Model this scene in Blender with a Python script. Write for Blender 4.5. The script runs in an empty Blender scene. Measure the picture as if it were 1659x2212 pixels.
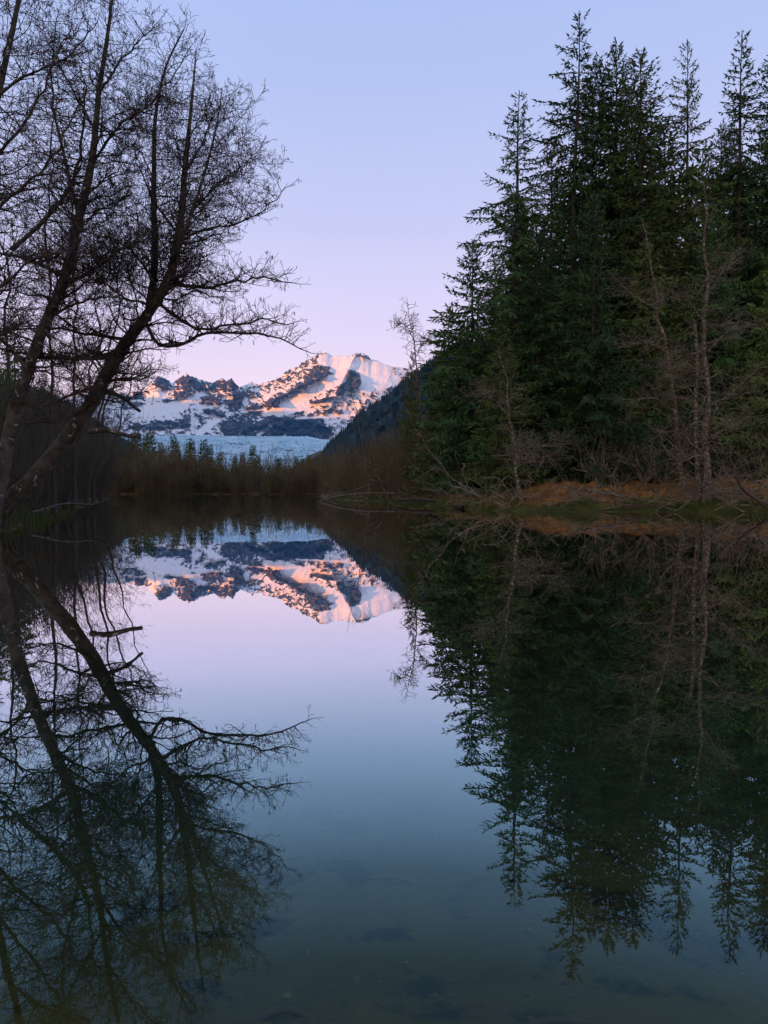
import bpy, math, random
import numpy as np
from math import radians as R, sin, cos, pi, sqrt

S = bpy.context.scene
COL = S.collection
# ------------------------------------------------------------------ camera
PITCH = R(1.72)
CAMZ = 1.0
F = 1662.0
cam_d = bpy.data.cameras.new('camera')
cam = bpy.data.objects.new('camera', cam_d)
COL.objects.link(cam)
cam.location = (0, 0, CAMZ)
cam.rotation_euler = (pi / 2 - PITCH, 0, 0)
cam_d.sensor_fit = 'VERTICAL'
cam_d.sensor_height = 24.0
cam_d.lens = 24.0 * F / 2212.0
cam_d.clip_start = 0.05
cam_d.clip_end = 40000
S.camera = cam
# ------------------------------------------------------------------ light
SUN_EL = R(6.0)
SUN_DIR = np.array([-0.70 * cos(SUN_EL), -0.714 * cos(SUN_EL), sin(SUN_EL)])   # towards the sun
S.view_settings.view_transform = 'Standard'
S.view_settings.look = 'None'
S.view_settings.gamma = 1
S.view_settings.exposure = 0.70
W = bpy.data.worlds.new('World')
S.world = W
W.use_nodes = True
nt = W.node_tree
nt.nodes.clear()


def nn(t, ty, **kw):
    n = t.nodes.new(ty)
    for k, v in kw.items():
        setattr(n, k, v)
    return n


wo = nn(nt, 'ShaderNodeOutputWorld')
bg = nn(nt, 'ShaderNodeBackground')
bg.inputs['Strength'].default_value = 0.1
sky = nn(nt, 'ShaderNodeTexSky', sky_type='NISHITA')
sky.sun_disc = False
sky.sun_elevation = SUN_EL
sky.sun_rotation = math.atan2(SUN_DIR[0], SUN_DIR[1])
tc = nn(nt, 'ShaderNodeTexCoord')
sep = nn(nt, 'ShaderNodeSeparateXYZ')
nt.links.new(tc.outputs['Generated'], sep.inputs[0])
ramp = nn(nt, 'ShaderNodeValToRGB')
nt.links.new(sep.outputs['Z'], ramp.inputs[0])
cr = ramp.color_ramp
SKY = [(0.0, (1.15, .76, .72)), (0.10, (1.04, .76, .84)), (0.20, (.76, .64, .85)), (0.32, (.51, .51, .75)),
       (0.46, (.38, .44, .70)), (0.62, (.31, .40, .69)), (1.0, (.24, .33, .60))]
while len(cr.elements) < len(SKY):
    cr.elements.new(0.5)
for e, (p, c) in zip(cr.elements, SKY):
    e.position = p
    e.color = (*c, 1)
sc = nn(nt, 'ShaderNodeVectorMath', operation='SCALE')
sc.inputs['Scale'].default_value = 9.0
wt = nn(nt, 'ShaderNodeMix', data_type='RGBA', blend_type='MULTIPLY')
wt.inputs[7].default_value = (1.0, .84, .56, 1)
nt.links.new(ramp.outputs[0], wt.inputs[6])
nt.links.new(wt.outputs[2], sc.inputs[0])
# the afterglow: the sky is brighter and warmer on the side where the sun is setting
dt = nn(nt, 'ShaderNodeVectorMath', operation='DOT_PRODUCT')
nt.links.new(tc.outputs['Generated'], dt.inputs[0])
dt.inputs[1].default_value = (float(SUN_DIR[0]), float(SUN_DIR[1]), 0.0)
gl_ = nn(nt, 'ShaderNodeMapRange')
gl_.inputs['From Min'].default_value = -0.1; gl_.inputs['From Max'].default_value = 1.0
gl_.inputs['To Min'].default_value = 8.9; gl_.inputs['To Max'].default_value = 13.5
nt.links.new(dt.outputs['Value'], gl_.inputs['Value'])
nt.links.new(gl_.outputs[0], sc.inputs['Scale'])
gw = nn(nt, 'ShaderNodeMapRange')
gw.inputs['From Min'].default_value = -0.1; gw.inputs['From Max'].default_value = 0.7
nt.links.new(dt.outputs['Value'], gw.inputs['Value'])
nt.links.new(gw.outputs[0], wt.inputs[0])
mx = nn(nt, 'ShaderNodeMix', data_type='RGBA')
mx.inputs[0].default_value = 0.94
nt.links.new(sky.outputs[0], mx.inputs[6])
nt.links.new(sc.outputs[0], mx.inputs[7])
# very faint, broad unevenness of the evening sky
sn = nn(nt, 'ShaderNodeTexNoise')
sn.inputs['Scale'].default_value = 2.2
sn.inputs['Detail'].default_value = 2
nt.links.new(tc.outputs['Generated'], sn.inputs['Vector'])
sm = nn(nt, 'ShaderNodeMapRange')
sm.inputs['To Min'].default_value = 0.93
sm.inputs['To Max'].default_value = 1.07
nt.links.new(sn.outputs['Fac'], sm.inputs['Value'])
sv = nn(nt, 'ShaderNodeVectorMath', operation='SCALE')
nt.links.new(mx.outputs[2], sv.inputs[0])
nt.links.new(sm.outputs[0], sv.inputs['Scale'])
nt.links.new(sv.outputs[0], bg.inputs['Color'])
nt.links.new(bg.outputs[0], wo.inputs[0])

sl = bpy.data.lights.new('sun', 'SUN')
sun = bpy.data.objects.new('sun', sl)
COL.objects.link(sun)
sl.energy = 5.0
sl.angle = R(0.5)
sl.color = (1.0, 0.33, 0.08)
import mathutils
sun.rotation_euler = mathutils.Vector(tuple(SUN_DIR)).to_track_quat('Z', 'Y').to_euler()
sun.location = (-30, -20, 40)

cy = S.cycles
cy.use_denoising = True
cy.max_bounces = 6
cy.diffuse_bounces = 2
cy.glossy_bounces = 3
cy.transmission_bounces = 3
cy.transparent_max_bounces = 8
cy.volume_bounces = 0
cy.caustics_refractive = False
cy.caustics_reflective = False


# ------------------------------------------------------------------ helpers
def P(vx, vy, D):
    """world point seen at (vx, vy) of the 1659 x 2212 view, standing at depth Y = D"""
    a = (vx - 829.5) / F
    b = (1106.0 - vy) / F
    fy = cos(PITCH) + b * sin(PITCH)
    fz = -sin(PITCH) + b * cos(PITCH)
    s = D / fy
    return np.array([a * s, D + 0 * a, CAMZ + fz * s]) if np.isscalar(vx) and np.isscalar(vy) and np.isscalar(D) \
        else np.stack(np.broadcast_arrays(a * s, D, CAMZ + fz * s), -1)


def _h(ix, iy, seed):
    n = (ix.astype(np.int64) * 374761393 + iy.astype(np.int64) * 668265263 + seed * 1442695041) & 0xFFFFFFFF
    n = ((n ^ (n >> 13)) * 1274126177) & 0xFFFFFFFF
    n = n ^ (n >> 16)
    return (n & 0xFFFF) / 65535.0 * 2 * pi


def perlin(x, y, seed=0):
    x = np.asarray(x, float); y = np.asarray(y, float)
    x0 = np.floor(x); y0 = np.floor(y)
    fx = x - x0; fy = y - y0
    u = fx * fx * fx * (fx * (fx * 6 - 15) + 10); v = fy * fy * fy * (fy * (fy * 6 - 15) + 10)
    r = 0
    out = []
    for dx, dy in ((0, 0), (1, 0), (0, 1), (1, 1)):
        a = _h(x0 + dx, y0 + dy, seed)
        out.append(np.cos(a) * (fx - dx) + np.sin(a) * (fy - dy))
    a = out[0] * (1 - u) + out[1] * u
    b = out[2] * (1 - u) + out[3] * u
    return (a * (1 - v) + b * v) * 1.5


def fbm(x, y, o=5, seed=0, g=0.5):
    r = 0; a = 1.0; f = 1.0
    for i in range(o):
        r = r + a * perlin(x * f, y * f, seed + i * 17)
        a *= g; f *= 2.03
    return r


def ridged(x, y, o=5, seed=0, g=0.5):
    r = 0; a = 1.0; f = 1.0
    for i in range(o):
        r = r + a * (1 - 2 * np.abs(perlin(x * f, y * f, seed + i * 17)))
        a *= g; f *= 2.03
    return r


def sstep(x, a, b):
    t = np.clip((x - a) / (b - a), 0, 1)
    return t * t * (3 - 2 * t)


def mesh_np(name, verts, quads=None, tris=None, smooth=False):
    verts = np.asarray(verts, np.float32).reshape(-1, 3)
    me = bpy.data.meshes.new(name)
    nq = 0 if quads is None else len(quads)
    ntr = 0 if tris is None else len(tris)
    me.vertices.add(len(verts))
    me.vertices.foreach_set('co', verts.ravel())
    idx = []
    tot = []
    if nq:
        idx.append(np.asarray(quads, np.int32).ravel()); tot.append(np.full(nq, 4, np.int32))
    if ntr:
        idx.append(np.asarray(tris, np.int32).ravel()); tot.append(np.full(ntr, 3, np.int32))
    idx = np.concatenate(idx); tot = np.concatenate(tot)
    me.loops.add(len(idx))
    me.loops.foreach_set('vertex_index', idx)
    me.polygons.add(nq + ntr)
    st = np.concatenate([[0], np.cumsum(tot)[:-1]]).astype(np.int32)
    me.polygons.foreach_set('loop_start', st)
    me.polygons.foreach_set('loop_total', tot)
    if smooth:
        me.polygons.foreach_set('use_smooth', np.ones(nq + ntr, bool))
    me.update(calc_edges=True)
    return me


def attr(me, name, vals):
    a = me.attributes.new(name, 'FLOAT', 'POINT')
    a.data.foreach_set('value', np.asarray(vals, np.float32).ravel())


def link(name, me, mat=None, parent=None):
    o = bpy.data.objects.new(name, me)
    COL.objects.link(o)
    if mat is not None and me is not None:
        me.materials.append(mat)
    if parent is not None:
        o.parent = parent
    return o


def tag(o, label=None, cat=None, group=None, kind=None):
    if label: o['label'] = label
    if cat: o['category'] = cat
    if group: o['group'] = group
    if kind: o['kind'] = kind
    return o


def empty(name, loc, rz=0.0, sc_=1.0):
    o = bpy.data.objects.new(name, None)
    o.empty_display_size = 0.3
    COL.objects.link(o)
    o.location = tuple(loc); o.rotation_euler = (0, 0, rz); o.scale = (sc_,) * 3
    return o


def grid_quads(nr, nc, wrap=False):
    i = np.arange(nr - 1)[:, None]; j = np.arange(nc if wrap else nc - 1)[None, :]
    j2 = (j + 1) % nc
    a = i * nc + j; b = i * nc + j2; c = (i + 1) * nc + j2; d = (i + 1) * nc + j
    return np.stack([a, b, c, d], -1).reshape(-1, 4)


# ------------------------------------------------------------------ materials
def mat(name, base=(.5, .5, .5), rough=.9, spec=0.3):
    m = bpy.data.materials.new(name)
    m.use_nodes = True
    b = m.node_tree.nodes['Principled BSDF']
    b.inputs['Base Color'].default_value = (*base, 1)
    b.inputs['Roughness'].default_value = rough
    b.inputs['Specular IOR Level'].default_value = spec
    return m, m.node_tree, b


def noise(t, scale, detail=4, rough=.6, coord='Object', vec=None, stretch=None, dist=0):
    n = nn(t, 'ShaderNodeTexNoise')
    n.inputs['Scale'].default_value = scale
    n.inputs['Detail'].default_value = detail
    n.inputs['Roughness'].default_value = rough
    n.inputs['Distortion'].default_value = dist
    if vec is None:
        c = nn(t, 'ShaderNodeTexCoord')
        vec = c.outputs[coord]
    if stretch:
        mp = nn(t, 'ShaderNodeMapping')
        mp.inputs['Scale'].default_value = stretch
        t.links.new(vec, mp.inputs[0])
        vec = mp.outputs[0]
    t.links.new(vec, n.inputs['Vector'])
    return n.outputs['Fac']


def ramp_(t, fac, stops, interp='LINEAR'):
    r = nn(t, 'ShaderNodeValToRGB')
    r.color_ramp.interpolation = interp
    while len(r.color_ramp.elements) < len(stops):
        r.color_ramp.elements.new(.5)
    for e, (p, c) in zip(r.color_ramp.elements, stops):
        e.position = p
        e.color = (*c, 1) if not np.isscalar(c) else (c, c, c, 1)
    t.links.new(fac, r.inputs[0])
    return r.outputs[0]


def mixc(t, fac, a, b, mode='MIX'):
    m = nn(t, 'ShaderNodeMix', data_type='RGBA', blend_type=mode)
    for s, v in ((m.inputs[0], fac), (m.inputs[6], a), (m.inputs[7], b)):
        if hasattr(v, 'links'):
            t.links.new(v, s)
        elif np.isscalar(v):
            s.default_value = v
        else:
            s.default_value = (*v, 1)
    return m.outputs[2]


def bump(t, b, h, strength, dist):
    n = nn(t, 'ShaderNodeBump')
    n.inputs['Strength'].default_value = strength
    n.inputs['Distance'].default_value = dist
    t.links.new(h, n.inputs['Height'])
    t.links.new(n.outputs[0], b.inputs['Normal'])


def attn(t, name):
    a = nn(t, 'ShaderNodeAttribute')
    a.attribute_name = name
    return a.outputs['Fac']


def random_tint(t, col, lo=.75, hi=1.25):
    oi = nn(t, 'ShaderNodeObjectInfo')
    mr = nn(t, 'ShaderNodeMapRange')
    mr.inputs['To Min'].default_value = lo; mr.inputs['To Max'].default_value = hi
    t.links.new(oi.outputs['Random'], mr.inputs['Value'])
    s = nn(t, 'ShaderNodeVectorMath', operation='SCALE')
    t.links.new(col, s.inputs[0]); t.links.new(mr.outputs[0], s.inputs['Scale'])
    return s.outputs[0]


M = {}
# spruce needles
for key, cols in (('needles', [(.30, (.014, .040, .015)), (.5, (.038, .086, .021)), (.68, (.080, .130, .030))]),
                  ('needles_warm', [(.30, (.026, .044, .010)), (.5, (.066, .100, .020)), (.68, (.115, .145, .034))])):
    m, t, b = mat(key, rough=.75, spec=.25)
    c = ramp_(t, noise(t, 1.3, 6, .7), cols)
    t.links.new(random_tint(t, c, .85, 1.6), b.inputs['Base Color'])
    M[key] = m
m, t, b = mat('spruce_bark')
c = ramp_(t, noise(t, 6, 5, .6, stretch=(1, 1, .25)), [(.3, (.035, .026, .02)), (.6, (.085, .065, .052)), (.75, (.13, .115, .10))])
t.links.new(c, b.inputs['Base Color'])
bump(t, b, noise(t, 14, 4, .6, stretch=(1, 1, .3)), .7, .03)
M['spruce_bark'] = m
# alder bark: dark mossy grey with pale lichen patches
m, t, b = mat('alder_bark')
c1 = ramp_(t, noise(t, 5, 5, .6), [(.35, (.030, .032, .022)), (.6, (.095, .085, .068))])
lich = ramp_(t, noise(t, 6, 5, .55, dist=.5), [(.625, 0.0), (.65, 1.0)])
c = mixc(t, lich, c1, (.34, .34, .31))
t.links.new(c, b.inputs['Base Color'])
bump(t, b, noise(t, 20, 5, .65), .8, .02)
M['alder_bark'] = m
m, t, b = mat('alder_twig', (.050, .036, .028), .8)
M['alder_twig'] = m
m, t, b = mat('bank_twig', (.055, .046, .030), .8)
c = ramp_(t, noise(t, .5, 4, .6), [(.38, (.030, .030, .018)), (.52, (.075, .060, .036)), (.66, (.10, .085, .045))])
t.links.new(c, b.inputs['Base Color'])
M['bank_twig'] = m
m, t, b = mat('catkin')
c = ramp_(t, noise(t, 3, 3), [(.35, (.06, .035, .012)), (.65, (.15, .085, .025))])
t.links.new(c, b.inputs['Base Color'])
M['catkin'] = m
# birch / red alder bark on the right bank, pale with dark bands
m, t, b = mat('pale_bark')
c1 = ramp_(t, noise(t, 7, 6, .65, stretch=(1, 1, 1.6), dist=.6), [(.36, (.045, .036, .026)), (.52, (.13, .095, .062)), (.64, (.36, .31, .24))])
t.links.new(c1, b.inputs['Base Color'])
bump(t, b, noise(t, 25, 4), .5, .01)
M['pale_bark'] = m
m, t, b = mat('pale_twig')
c = ramp_(t, noise(t, 1.5, 3), [(.35, (.075, .06, .036)), (.65, (.31, .25, .16))])
t.links.new(c, b.inputs['Base Color'])
M['pale_twig'] = m
m, t, b = mat('brush_twig')
g = nn(t, 'ShaderNodeNewGeometry')
c = ramp_(t, noise(t, .45, 5, .65), [(.36, (.052, .055, .022)), (.5, (.15, .090, .036)), (.62, (.15, .150, .046))])
t.links.new(c, b.inputs['Base Color'])
M['brush_twig'] = m
m, t, b = mat('warm_bark')
c = ramp_(t, noise(t, 5, 4, stretch=(1, 1, .4)), [(.35, (.10, .05, .03)), (.65, (.22, .13, .085))])
t.links.new(c, b.inputs['Base Color'])
M['warm_bark'] = m
m, t, b = mat('rotten_wood')
c = ramp_(t, noise(t, 5, 6, .65, stretch=(.3, 1, 1)), [(.3, (.018, .012, .008)), (.55, (.07, .035, .018)), (.75, (.14, .07, .03))])
t.links.new(c, b.inputs['Base Color'])
bump(t, b, noise(t, 12, 5, stretch=(.3, 1, 1)), .8, .04)
M['rotten_wood'] = m
m, t, b = mat('grass_green')
c = ramp_(t, noise(t, .9, 4), [(.35, (.035, .055, .010)), (.55, (.085, .115, .020)), (.72, (.20, .16, .04))])
t.links.new(c, b.inputs['Base Color'])
M['grass_green'] = m
m, t, b = mat('grass_dry')
c = ramp_(t, noise(t, .9, 4), [(.35, (.20, .10, .03)), (.65, (.42, .22, .08))])
t.links.new(c, b.inputs['Base Color'])
M['grass_dry'] = m

# ------------------------------------------------------------------ ground
SHORE = np.array([(-8, -.8), (-9.5, 5), (-10, 13), (-8.9, 18), (-10.3, 22), (-15.5, 38), (-22.5, 60), (-31, 86), (-45, 112),
                  (-66, 132), (-50, 141), (-38, 139), (-28, 142), (-19, 139.5), (-12, 138), (-9.5, 122), (-8.2, 100), (-6.6, 84), (-5.0, 74),
                  (-1.5, 66), (.2, 60), (1.0, 55.5), (2.6, 50), (2.6, 43), (4.0, 37.5), (5.4, 34.6), (8, 33.4), (11, 33.8), (13.5, 32.4), (17, 31.6), (24, 30), (30, 15),
                  (16, -.8)], float)


def shore_sd(x, y):
    """signed distance to the shoreline, negative on the water"""
    x = np.asarray(x, float); y = np.asarray(y, float)
    best = np.full(x.shape, 1e9)
    inside = np.zeros(x.shape, bool)
    n = len(SHORE)
    for i in range(n):
        ax, ay = SHORE[i]; bx, by = SHORE[(i + 1) % n]
        dx, dy = bx - ax, by - ay
        t = np.clip(((x - ax) * dx + (y - ay) * dy) / (dx * dx + dy * dy), 0, 1)
        best = np.minimum(best, np.hypot(x - ax - t * dx, y - ay - t * dy))
        cond = (ay > y) != (by > y)
        xi = (bx - ax) * (y - ay) / (by - ay if by != ay else 1e-9) + ax
        inside ^= cond & (x < xi)
    return np.where(inside, -best, best)


def ground_z(x, y):
    x = np.asarray(x, float); y = np.asarray(y, float)
    sd = shore_sd(x, y)
    sd = sd + .55 * fbm(x / 2.3, y / 2.3, 4, 5) * np.clip(np.abs(y) / 20, .15, 1)
    hi = np.where((x > 2) & (y < 60), 1.0, .45)
    hi = np.where(x < -7, .35, hi)
    out = np.where(y > 95, .08, .30) * sstep(sd, 0, .7) + hi * sstep(sd, .4, 7) + .5 * sstep(sd, 8, 40) + (.13 + .14 * (hi > .9)) * fbm(x / 1.1, y / 1.1, 4, 9) * sstep(sd, .1, 1.2)
    dep = .20 + .55 * sstep(-sd, 0, 5) + .9 * sstep(-sd, 5, 25)
    ins = -dep * sstep(-sd, 0, .9) + .05 * fbm(x / .9, y / .9, 4, 3) * sstep(-sd, .3, 1.5)
    return np.where(sd > 0, out + .0, ins), sd


def gz(x, y):
    return float(ground_z(np.array([x]), np.array([y]))[0][0])


def build_ground():
    ang = np.concatenate([np.linspace(-40, 40, 620), np.linspace(40, 320, 160)[1:-1]])
    ang = np.radians(ang)
    rad = np.concatenate([np.linspace(.3, 3, 60), np.linspace(3, 28, 140)[1:], np.arange(28.2, 62, .24), np.arange(62.5, 150, 1.1),
                          np.geomspace(152, 5500, 55)])
    A, Rr = np.meshgrid(ang, rad)
    X = np.sin(A) * Rr; Y = np.cos(A) * Rr
    Z, sd = ground_z(X, Y)
    v = np.stack([X, Y, Z], -1).reshape(-1, 3)
    q = grid_quads(len(rad), len(ang), wrap=True)
    c = len(v)
    v = np.vstack([v, [[0, 0, -.2]]])
    tr = [(c, (j + 1) % len(ang), j) for j in range(len(ang))]
    me = mesh_np('ground', v, q[:, ::-1], tr, smooth=True)
    attr(me, 'sd', np.append(sd.ravel(), -1))
    m, t, b = mat('ground', rough=.95, spec=.15)
    s = attn(t, 'sd')
    orange = ramp_(t, noise(t, 1.1, 6, .7), [(.30, (.035, .030, .012)), (.46, (.14, .070, .020)), (.60, (.38, .145, .032)), (.75, (.09, .10, .024))])
    moss = ramp_(t, noise(t, 1.7, 5, .6), [(.35, (.022, .028, .007)), (.65, (.075, .085, .016))])
    add = nn(t, 'ShaderNodeMath', operation='MULTIPLY_ADD')
    t.links.new(noise(t, .7, 4), add.inputs[0]); add.inputs[1].default_value = 5; t.links.new(s, add.inputs[2])
    land = mixc(t, ramp_(t, add.outputs[0], [(0, 0.0), (1, 1.0)]), moss, orange)
    fac = nn(t, 'ShaderNodeMapRange'); fac.inputs['From Min'].default_value = 2.6; fac.inputs['From Max'].default_value = 5.0
    t.links.new(add.outputs[0], fac.inputs['Value'])
    land = mixc(t, fac.outputs[0], moss, orange)
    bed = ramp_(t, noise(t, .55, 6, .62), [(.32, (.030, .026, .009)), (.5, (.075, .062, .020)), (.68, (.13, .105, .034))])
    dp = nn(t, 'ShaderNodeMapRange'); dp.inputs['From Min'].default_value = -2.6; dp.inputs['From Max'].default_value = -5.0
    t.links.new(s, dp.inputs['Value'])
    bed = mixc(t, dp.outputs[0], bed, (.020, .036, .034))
    spk = ramp_(t, noise(t, 34, 3, .7), [(.66, 0.0), (.74, 1.0)])
    pat = ramp_(t, noise(t, 1.1, 3, .6), [(.44, 0.0), (.54, 1.0)])
    f2 = nn(t, 'ShaderNodeMath', operation='MULTIPLY'); t.links.new(spk, f2.inputs[0]); t.links.new(pat, f2.inputs[1])
    bed = mixc(t, f2.outputs[0], bed, (.16, .13, .075))
    blot = ramp_(t, noise(t, 2.6, 5, .6), [(.555, 0.0), (.61, 1.0)])
    bed = mixc(t, blot, bed, (.016, .018, .016))
    fw = nn(t, 'ShaderNodeMapRange'); fw.inputs['From Min'].default_value = -.25; fw.inputs['From Max'].default_value = .12
    t.links.new(s, fw.inputs['Value'])
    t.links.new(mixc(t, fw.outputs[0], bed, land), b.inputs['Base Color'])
    bump(t, b, noise(t, 9, 6, .7), .6, .06)
    tag(link('ground', me, m), kind='structure')


build_ground()

# water
def build_water():
    xs = np.array([-110, -40, -12, 0, 12, 40, 90.]); ys = np.array([-3, 3, 20, 60, 150.])
    X, Y = np.meshgrid(xs, ys)
    v = np.stack([X, Y, X * 0], -1).reshape(-1, 3)
    me = mesh_np('water', v, grid_quads(len(ys), len(xs)), smooth=True)
    m = bpy.data.materials.new('water'); m.use_nodes = True
    t = m.node_tree; t.nodes.clear()
    o = nn(t, 'ShaderNodeOutputMaterial')
    gl = nn(t, 'ShaderNodeBsdfGlossy'); gl.inputs['Roughness'].default_value = 0.0
    gl.inputs['Color'].default_value = (.78, .93, 1.0, 1)
    tr = nn(t, 'ShaderNodeBsdfTransparent'); tr.inputs['Color'].default_value = (.82, .84, .60, 1)
    mxs = nn(t, 'ShaderNodeMixShader')
    n1 = noise(t, 3.0, 3, .5, stretch=(1, .35, 1)); n2 = noise(t, .35, 2, .5)
    ad = nn(t, 'ShaderNodeMath', operation='MULTIPLY'); t.links.new(n1, ad.inputs[0]); t.links.new(n2, ad.inputs[1])
    bp = nn(t, 'ShaderNodeBump'); bp.inputs['Strength'].default_value = .2; bp.inputs['Distance'].default_value = .006
    t.links.new(ad.outputs[0], bp.inputs['Height'])
    lw = nn(t, 'ShaderNodeLayerWeight'); lw.inputs['Blend'].default_value = .5
    fr = ramp_(t, lw.outputs['Facing'], [(0.0, .02), (.40, .025), (.47, .045), (.55, .14), (.63, .36), (.70, .58), (.78, .80), (.88, .92)])
    t.links.new(bp.outputs[0], gl.inputs['Normal'])
    t.links.new(ramp_(t, lw.outputs['Facing'], [(.50, (.50, .92, .96)), (.66, (.66, .95, 1.0)), (.80, (.90, .93, .98)), (.90, (.97, .94, .96))]), gl.inputs['Color'])
    t.links.new(fr, mxs.inputs[0]); t.links.new(tr.outputs[0], mxs.inputs[1]); t.links.new(gl.outputs[0], mxs.inputs[2])
    t.links.new(mxs.outputs[0], o.inputs[0])
    ob = link('water', me, m)
    tag(ob, kind='structure')


build_water()


# ------------------------------------------------------------------ the far mountain
def seg_dist(x, y, x1, y1, x2, y2):
    dx, dy = x2 - x1, y2 - y1
    L = dx * dx + dy * dy + 1e-9
    t = np.clip(((x - x1) * dx + (y - y1) * dy) / L, 0, 1)
    return np.hypot(x - x1 - t * dx, y - y1 - t * dy)


cA = lambda x, y: (258.0 + .2444 * x, 737.3 + .2444 * y)
cB = lambda x, y: (589.8 + .2444 * x, 737.3 + .2444 * y)
crA = [(0, 455), (100, 460), (230, 425), (300, 355), (350, 305), (400, 325), (440, 340), (460, 365), (530, 325), (590, 280), (630, 300),
       (690, 335), (760, 360), (830, 360), (880, 335), (910, 325), (945, 352), (990, 320), (1020, 370), (1060, 412), (1110, 385), (1170, 352),
       (1220, 380), (1290, 370)]
crB = [(0, 345), (60, 305), (150, 250), (230, 215), (290, 165), (370, 130), (420, 100), (470, 98), (520, 125), (600, 128), (680, 125), (740, 103),
       (790, 102), (840, 125), (865, 160), (930, 172), (985, 200), (1050, 225), (1140, 230), (1300, 270), (1500, 350), (1900, 470)]
CREST = [(40, 880), (120, 866), (200, 851)] + [cA(*p) for p in crA] + [cB(*p) for p in crB]
CREST = np.array(CREST)
CAPS = []
for L_ in '''330 340 400 370 50 1|540 335 640 340 45 .9|640 360 760 400 40 .9|820 390 1000 390 50 .9|960 350 1020 400 30 .9|380 405 700 405 25 .5|
500 490 640 450 42 1|415 530 430 530 30 .8|150 480 240 470 35 .9|60 500 70 500 30 .8|40 570 180 560 25 .8|760 520 1050 500 50 1|
1000 570 1060 540 45 1|760 610 900 640 26 1|1060 470 1180 470 35 .8|1150 600 1400 540 36 1|1400 530 1659 400 36 1|290 740 580 720 38 1|
100 740 250 770 30 .9|600 620 640 740 30 .6|680 650 760 760 16 .8|960 765 1250 765 75 1.2|1000 665 1230 645 30 .6|1350 730 1700 770 75 1.2|
1300 650 1500 690 25 .5|200 620 560 560 48 -1|620 490 740 470 18 -1|700 580 820 570 17 -1|920 500 980 495 18 -.9|1110 540 1112 540 25 -.9|
1080 620 1300 590 14 -.7|642 640 650 800 14 -1|720 800 860 690 28 -1|1230 820 1340 740 20 -1|1400 640 1659 560 30 -.9|1290 500 1500 420 26 -.4|
260 420 300 500 60 -.2|250 500 400 470 25 -.7|1290 380 1600 260 60 .25|120 670 500 650 30 -.4'''.replace('\n', '').split('|'):
    a = [float(k) for k in L_.split()]
    CAPS.append((*cA(a[0], a[1]), *cA(a[2], a[3]), a[4] * .2444, a[5]))
for L_ in '''60 400 400 150 60 .2|340 330 440 260 62 1|380 300 470 325 25 .9|0 520 250 420 48 1|250 400 330 380 40 .9|450 160 1000 230 50 -1.4|560 220 900 240 50 -1.4|
100 540 620 310 50 -1.4|820 330 950 300 60 -1.2|800 400 1080 340 44 -1|430 110 500 125 10 .9|640 155 642 155 14 1.0|780 130 850 150 9 .9|1010 240 1011 250 14 1.6|
690 262 692 262 32 2|700 300 720 360 60 2|600 430 640 390 40 2|740 345 742 345 58 2|575 460 580 460 22 2|260 560 530 492 8 1.6|60 600 500 530 36 -.1|
200 650 640 605 20 .4|50 725 420 725 45 1.1|0 800 480 790 55 1.3|450 620 600 620 15 .6|200 680 600 660 9 -1.5|460 715 600 690 11 -1.5|
200 770 460 770 9 -.9|380 830 420 800 9 -1.6|1030 350 1035 350 36 .7|-60 640 300 560 26 -.7'''.replace('\n', '').split('|'):
    a = [float(k) for k in L_.split()]
    CAPS.append((*cB(a[0], a[1]), *cB(a[2], a[3]), a[4] * .2444, a[5]))
# ridge lines: polyline, width left, width right (view px), height (m)
RIDGES = [([cB(685, 212), cB(640, 300), cB(590, 400), cB(560, 470)], 10, 46, 150),
          ([cB(430, 100), cB(380, 200), cB(310, 280), cB(200, 400), cB(0, 500), cA(1400, 560)], 46, 34, 140),
          ([cA(350, 300), cA(325, 360), cA(310, 430)], 22, 34, 160),
          ([cA(590, 280), cA(560, 340), cA(520, 400)], 26, 40, 120),
          ([cA(990, 320), cA(985, 380), cA(960, 440)], 22, 22, 110),
          ([cB(1030, 300), cB(990, 380), cB(900, 480)], 40, 50, 120),
          ([cB(780, 110), cB(700, 160), cB(450, 210)], 18, 22, 60)]


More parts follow.
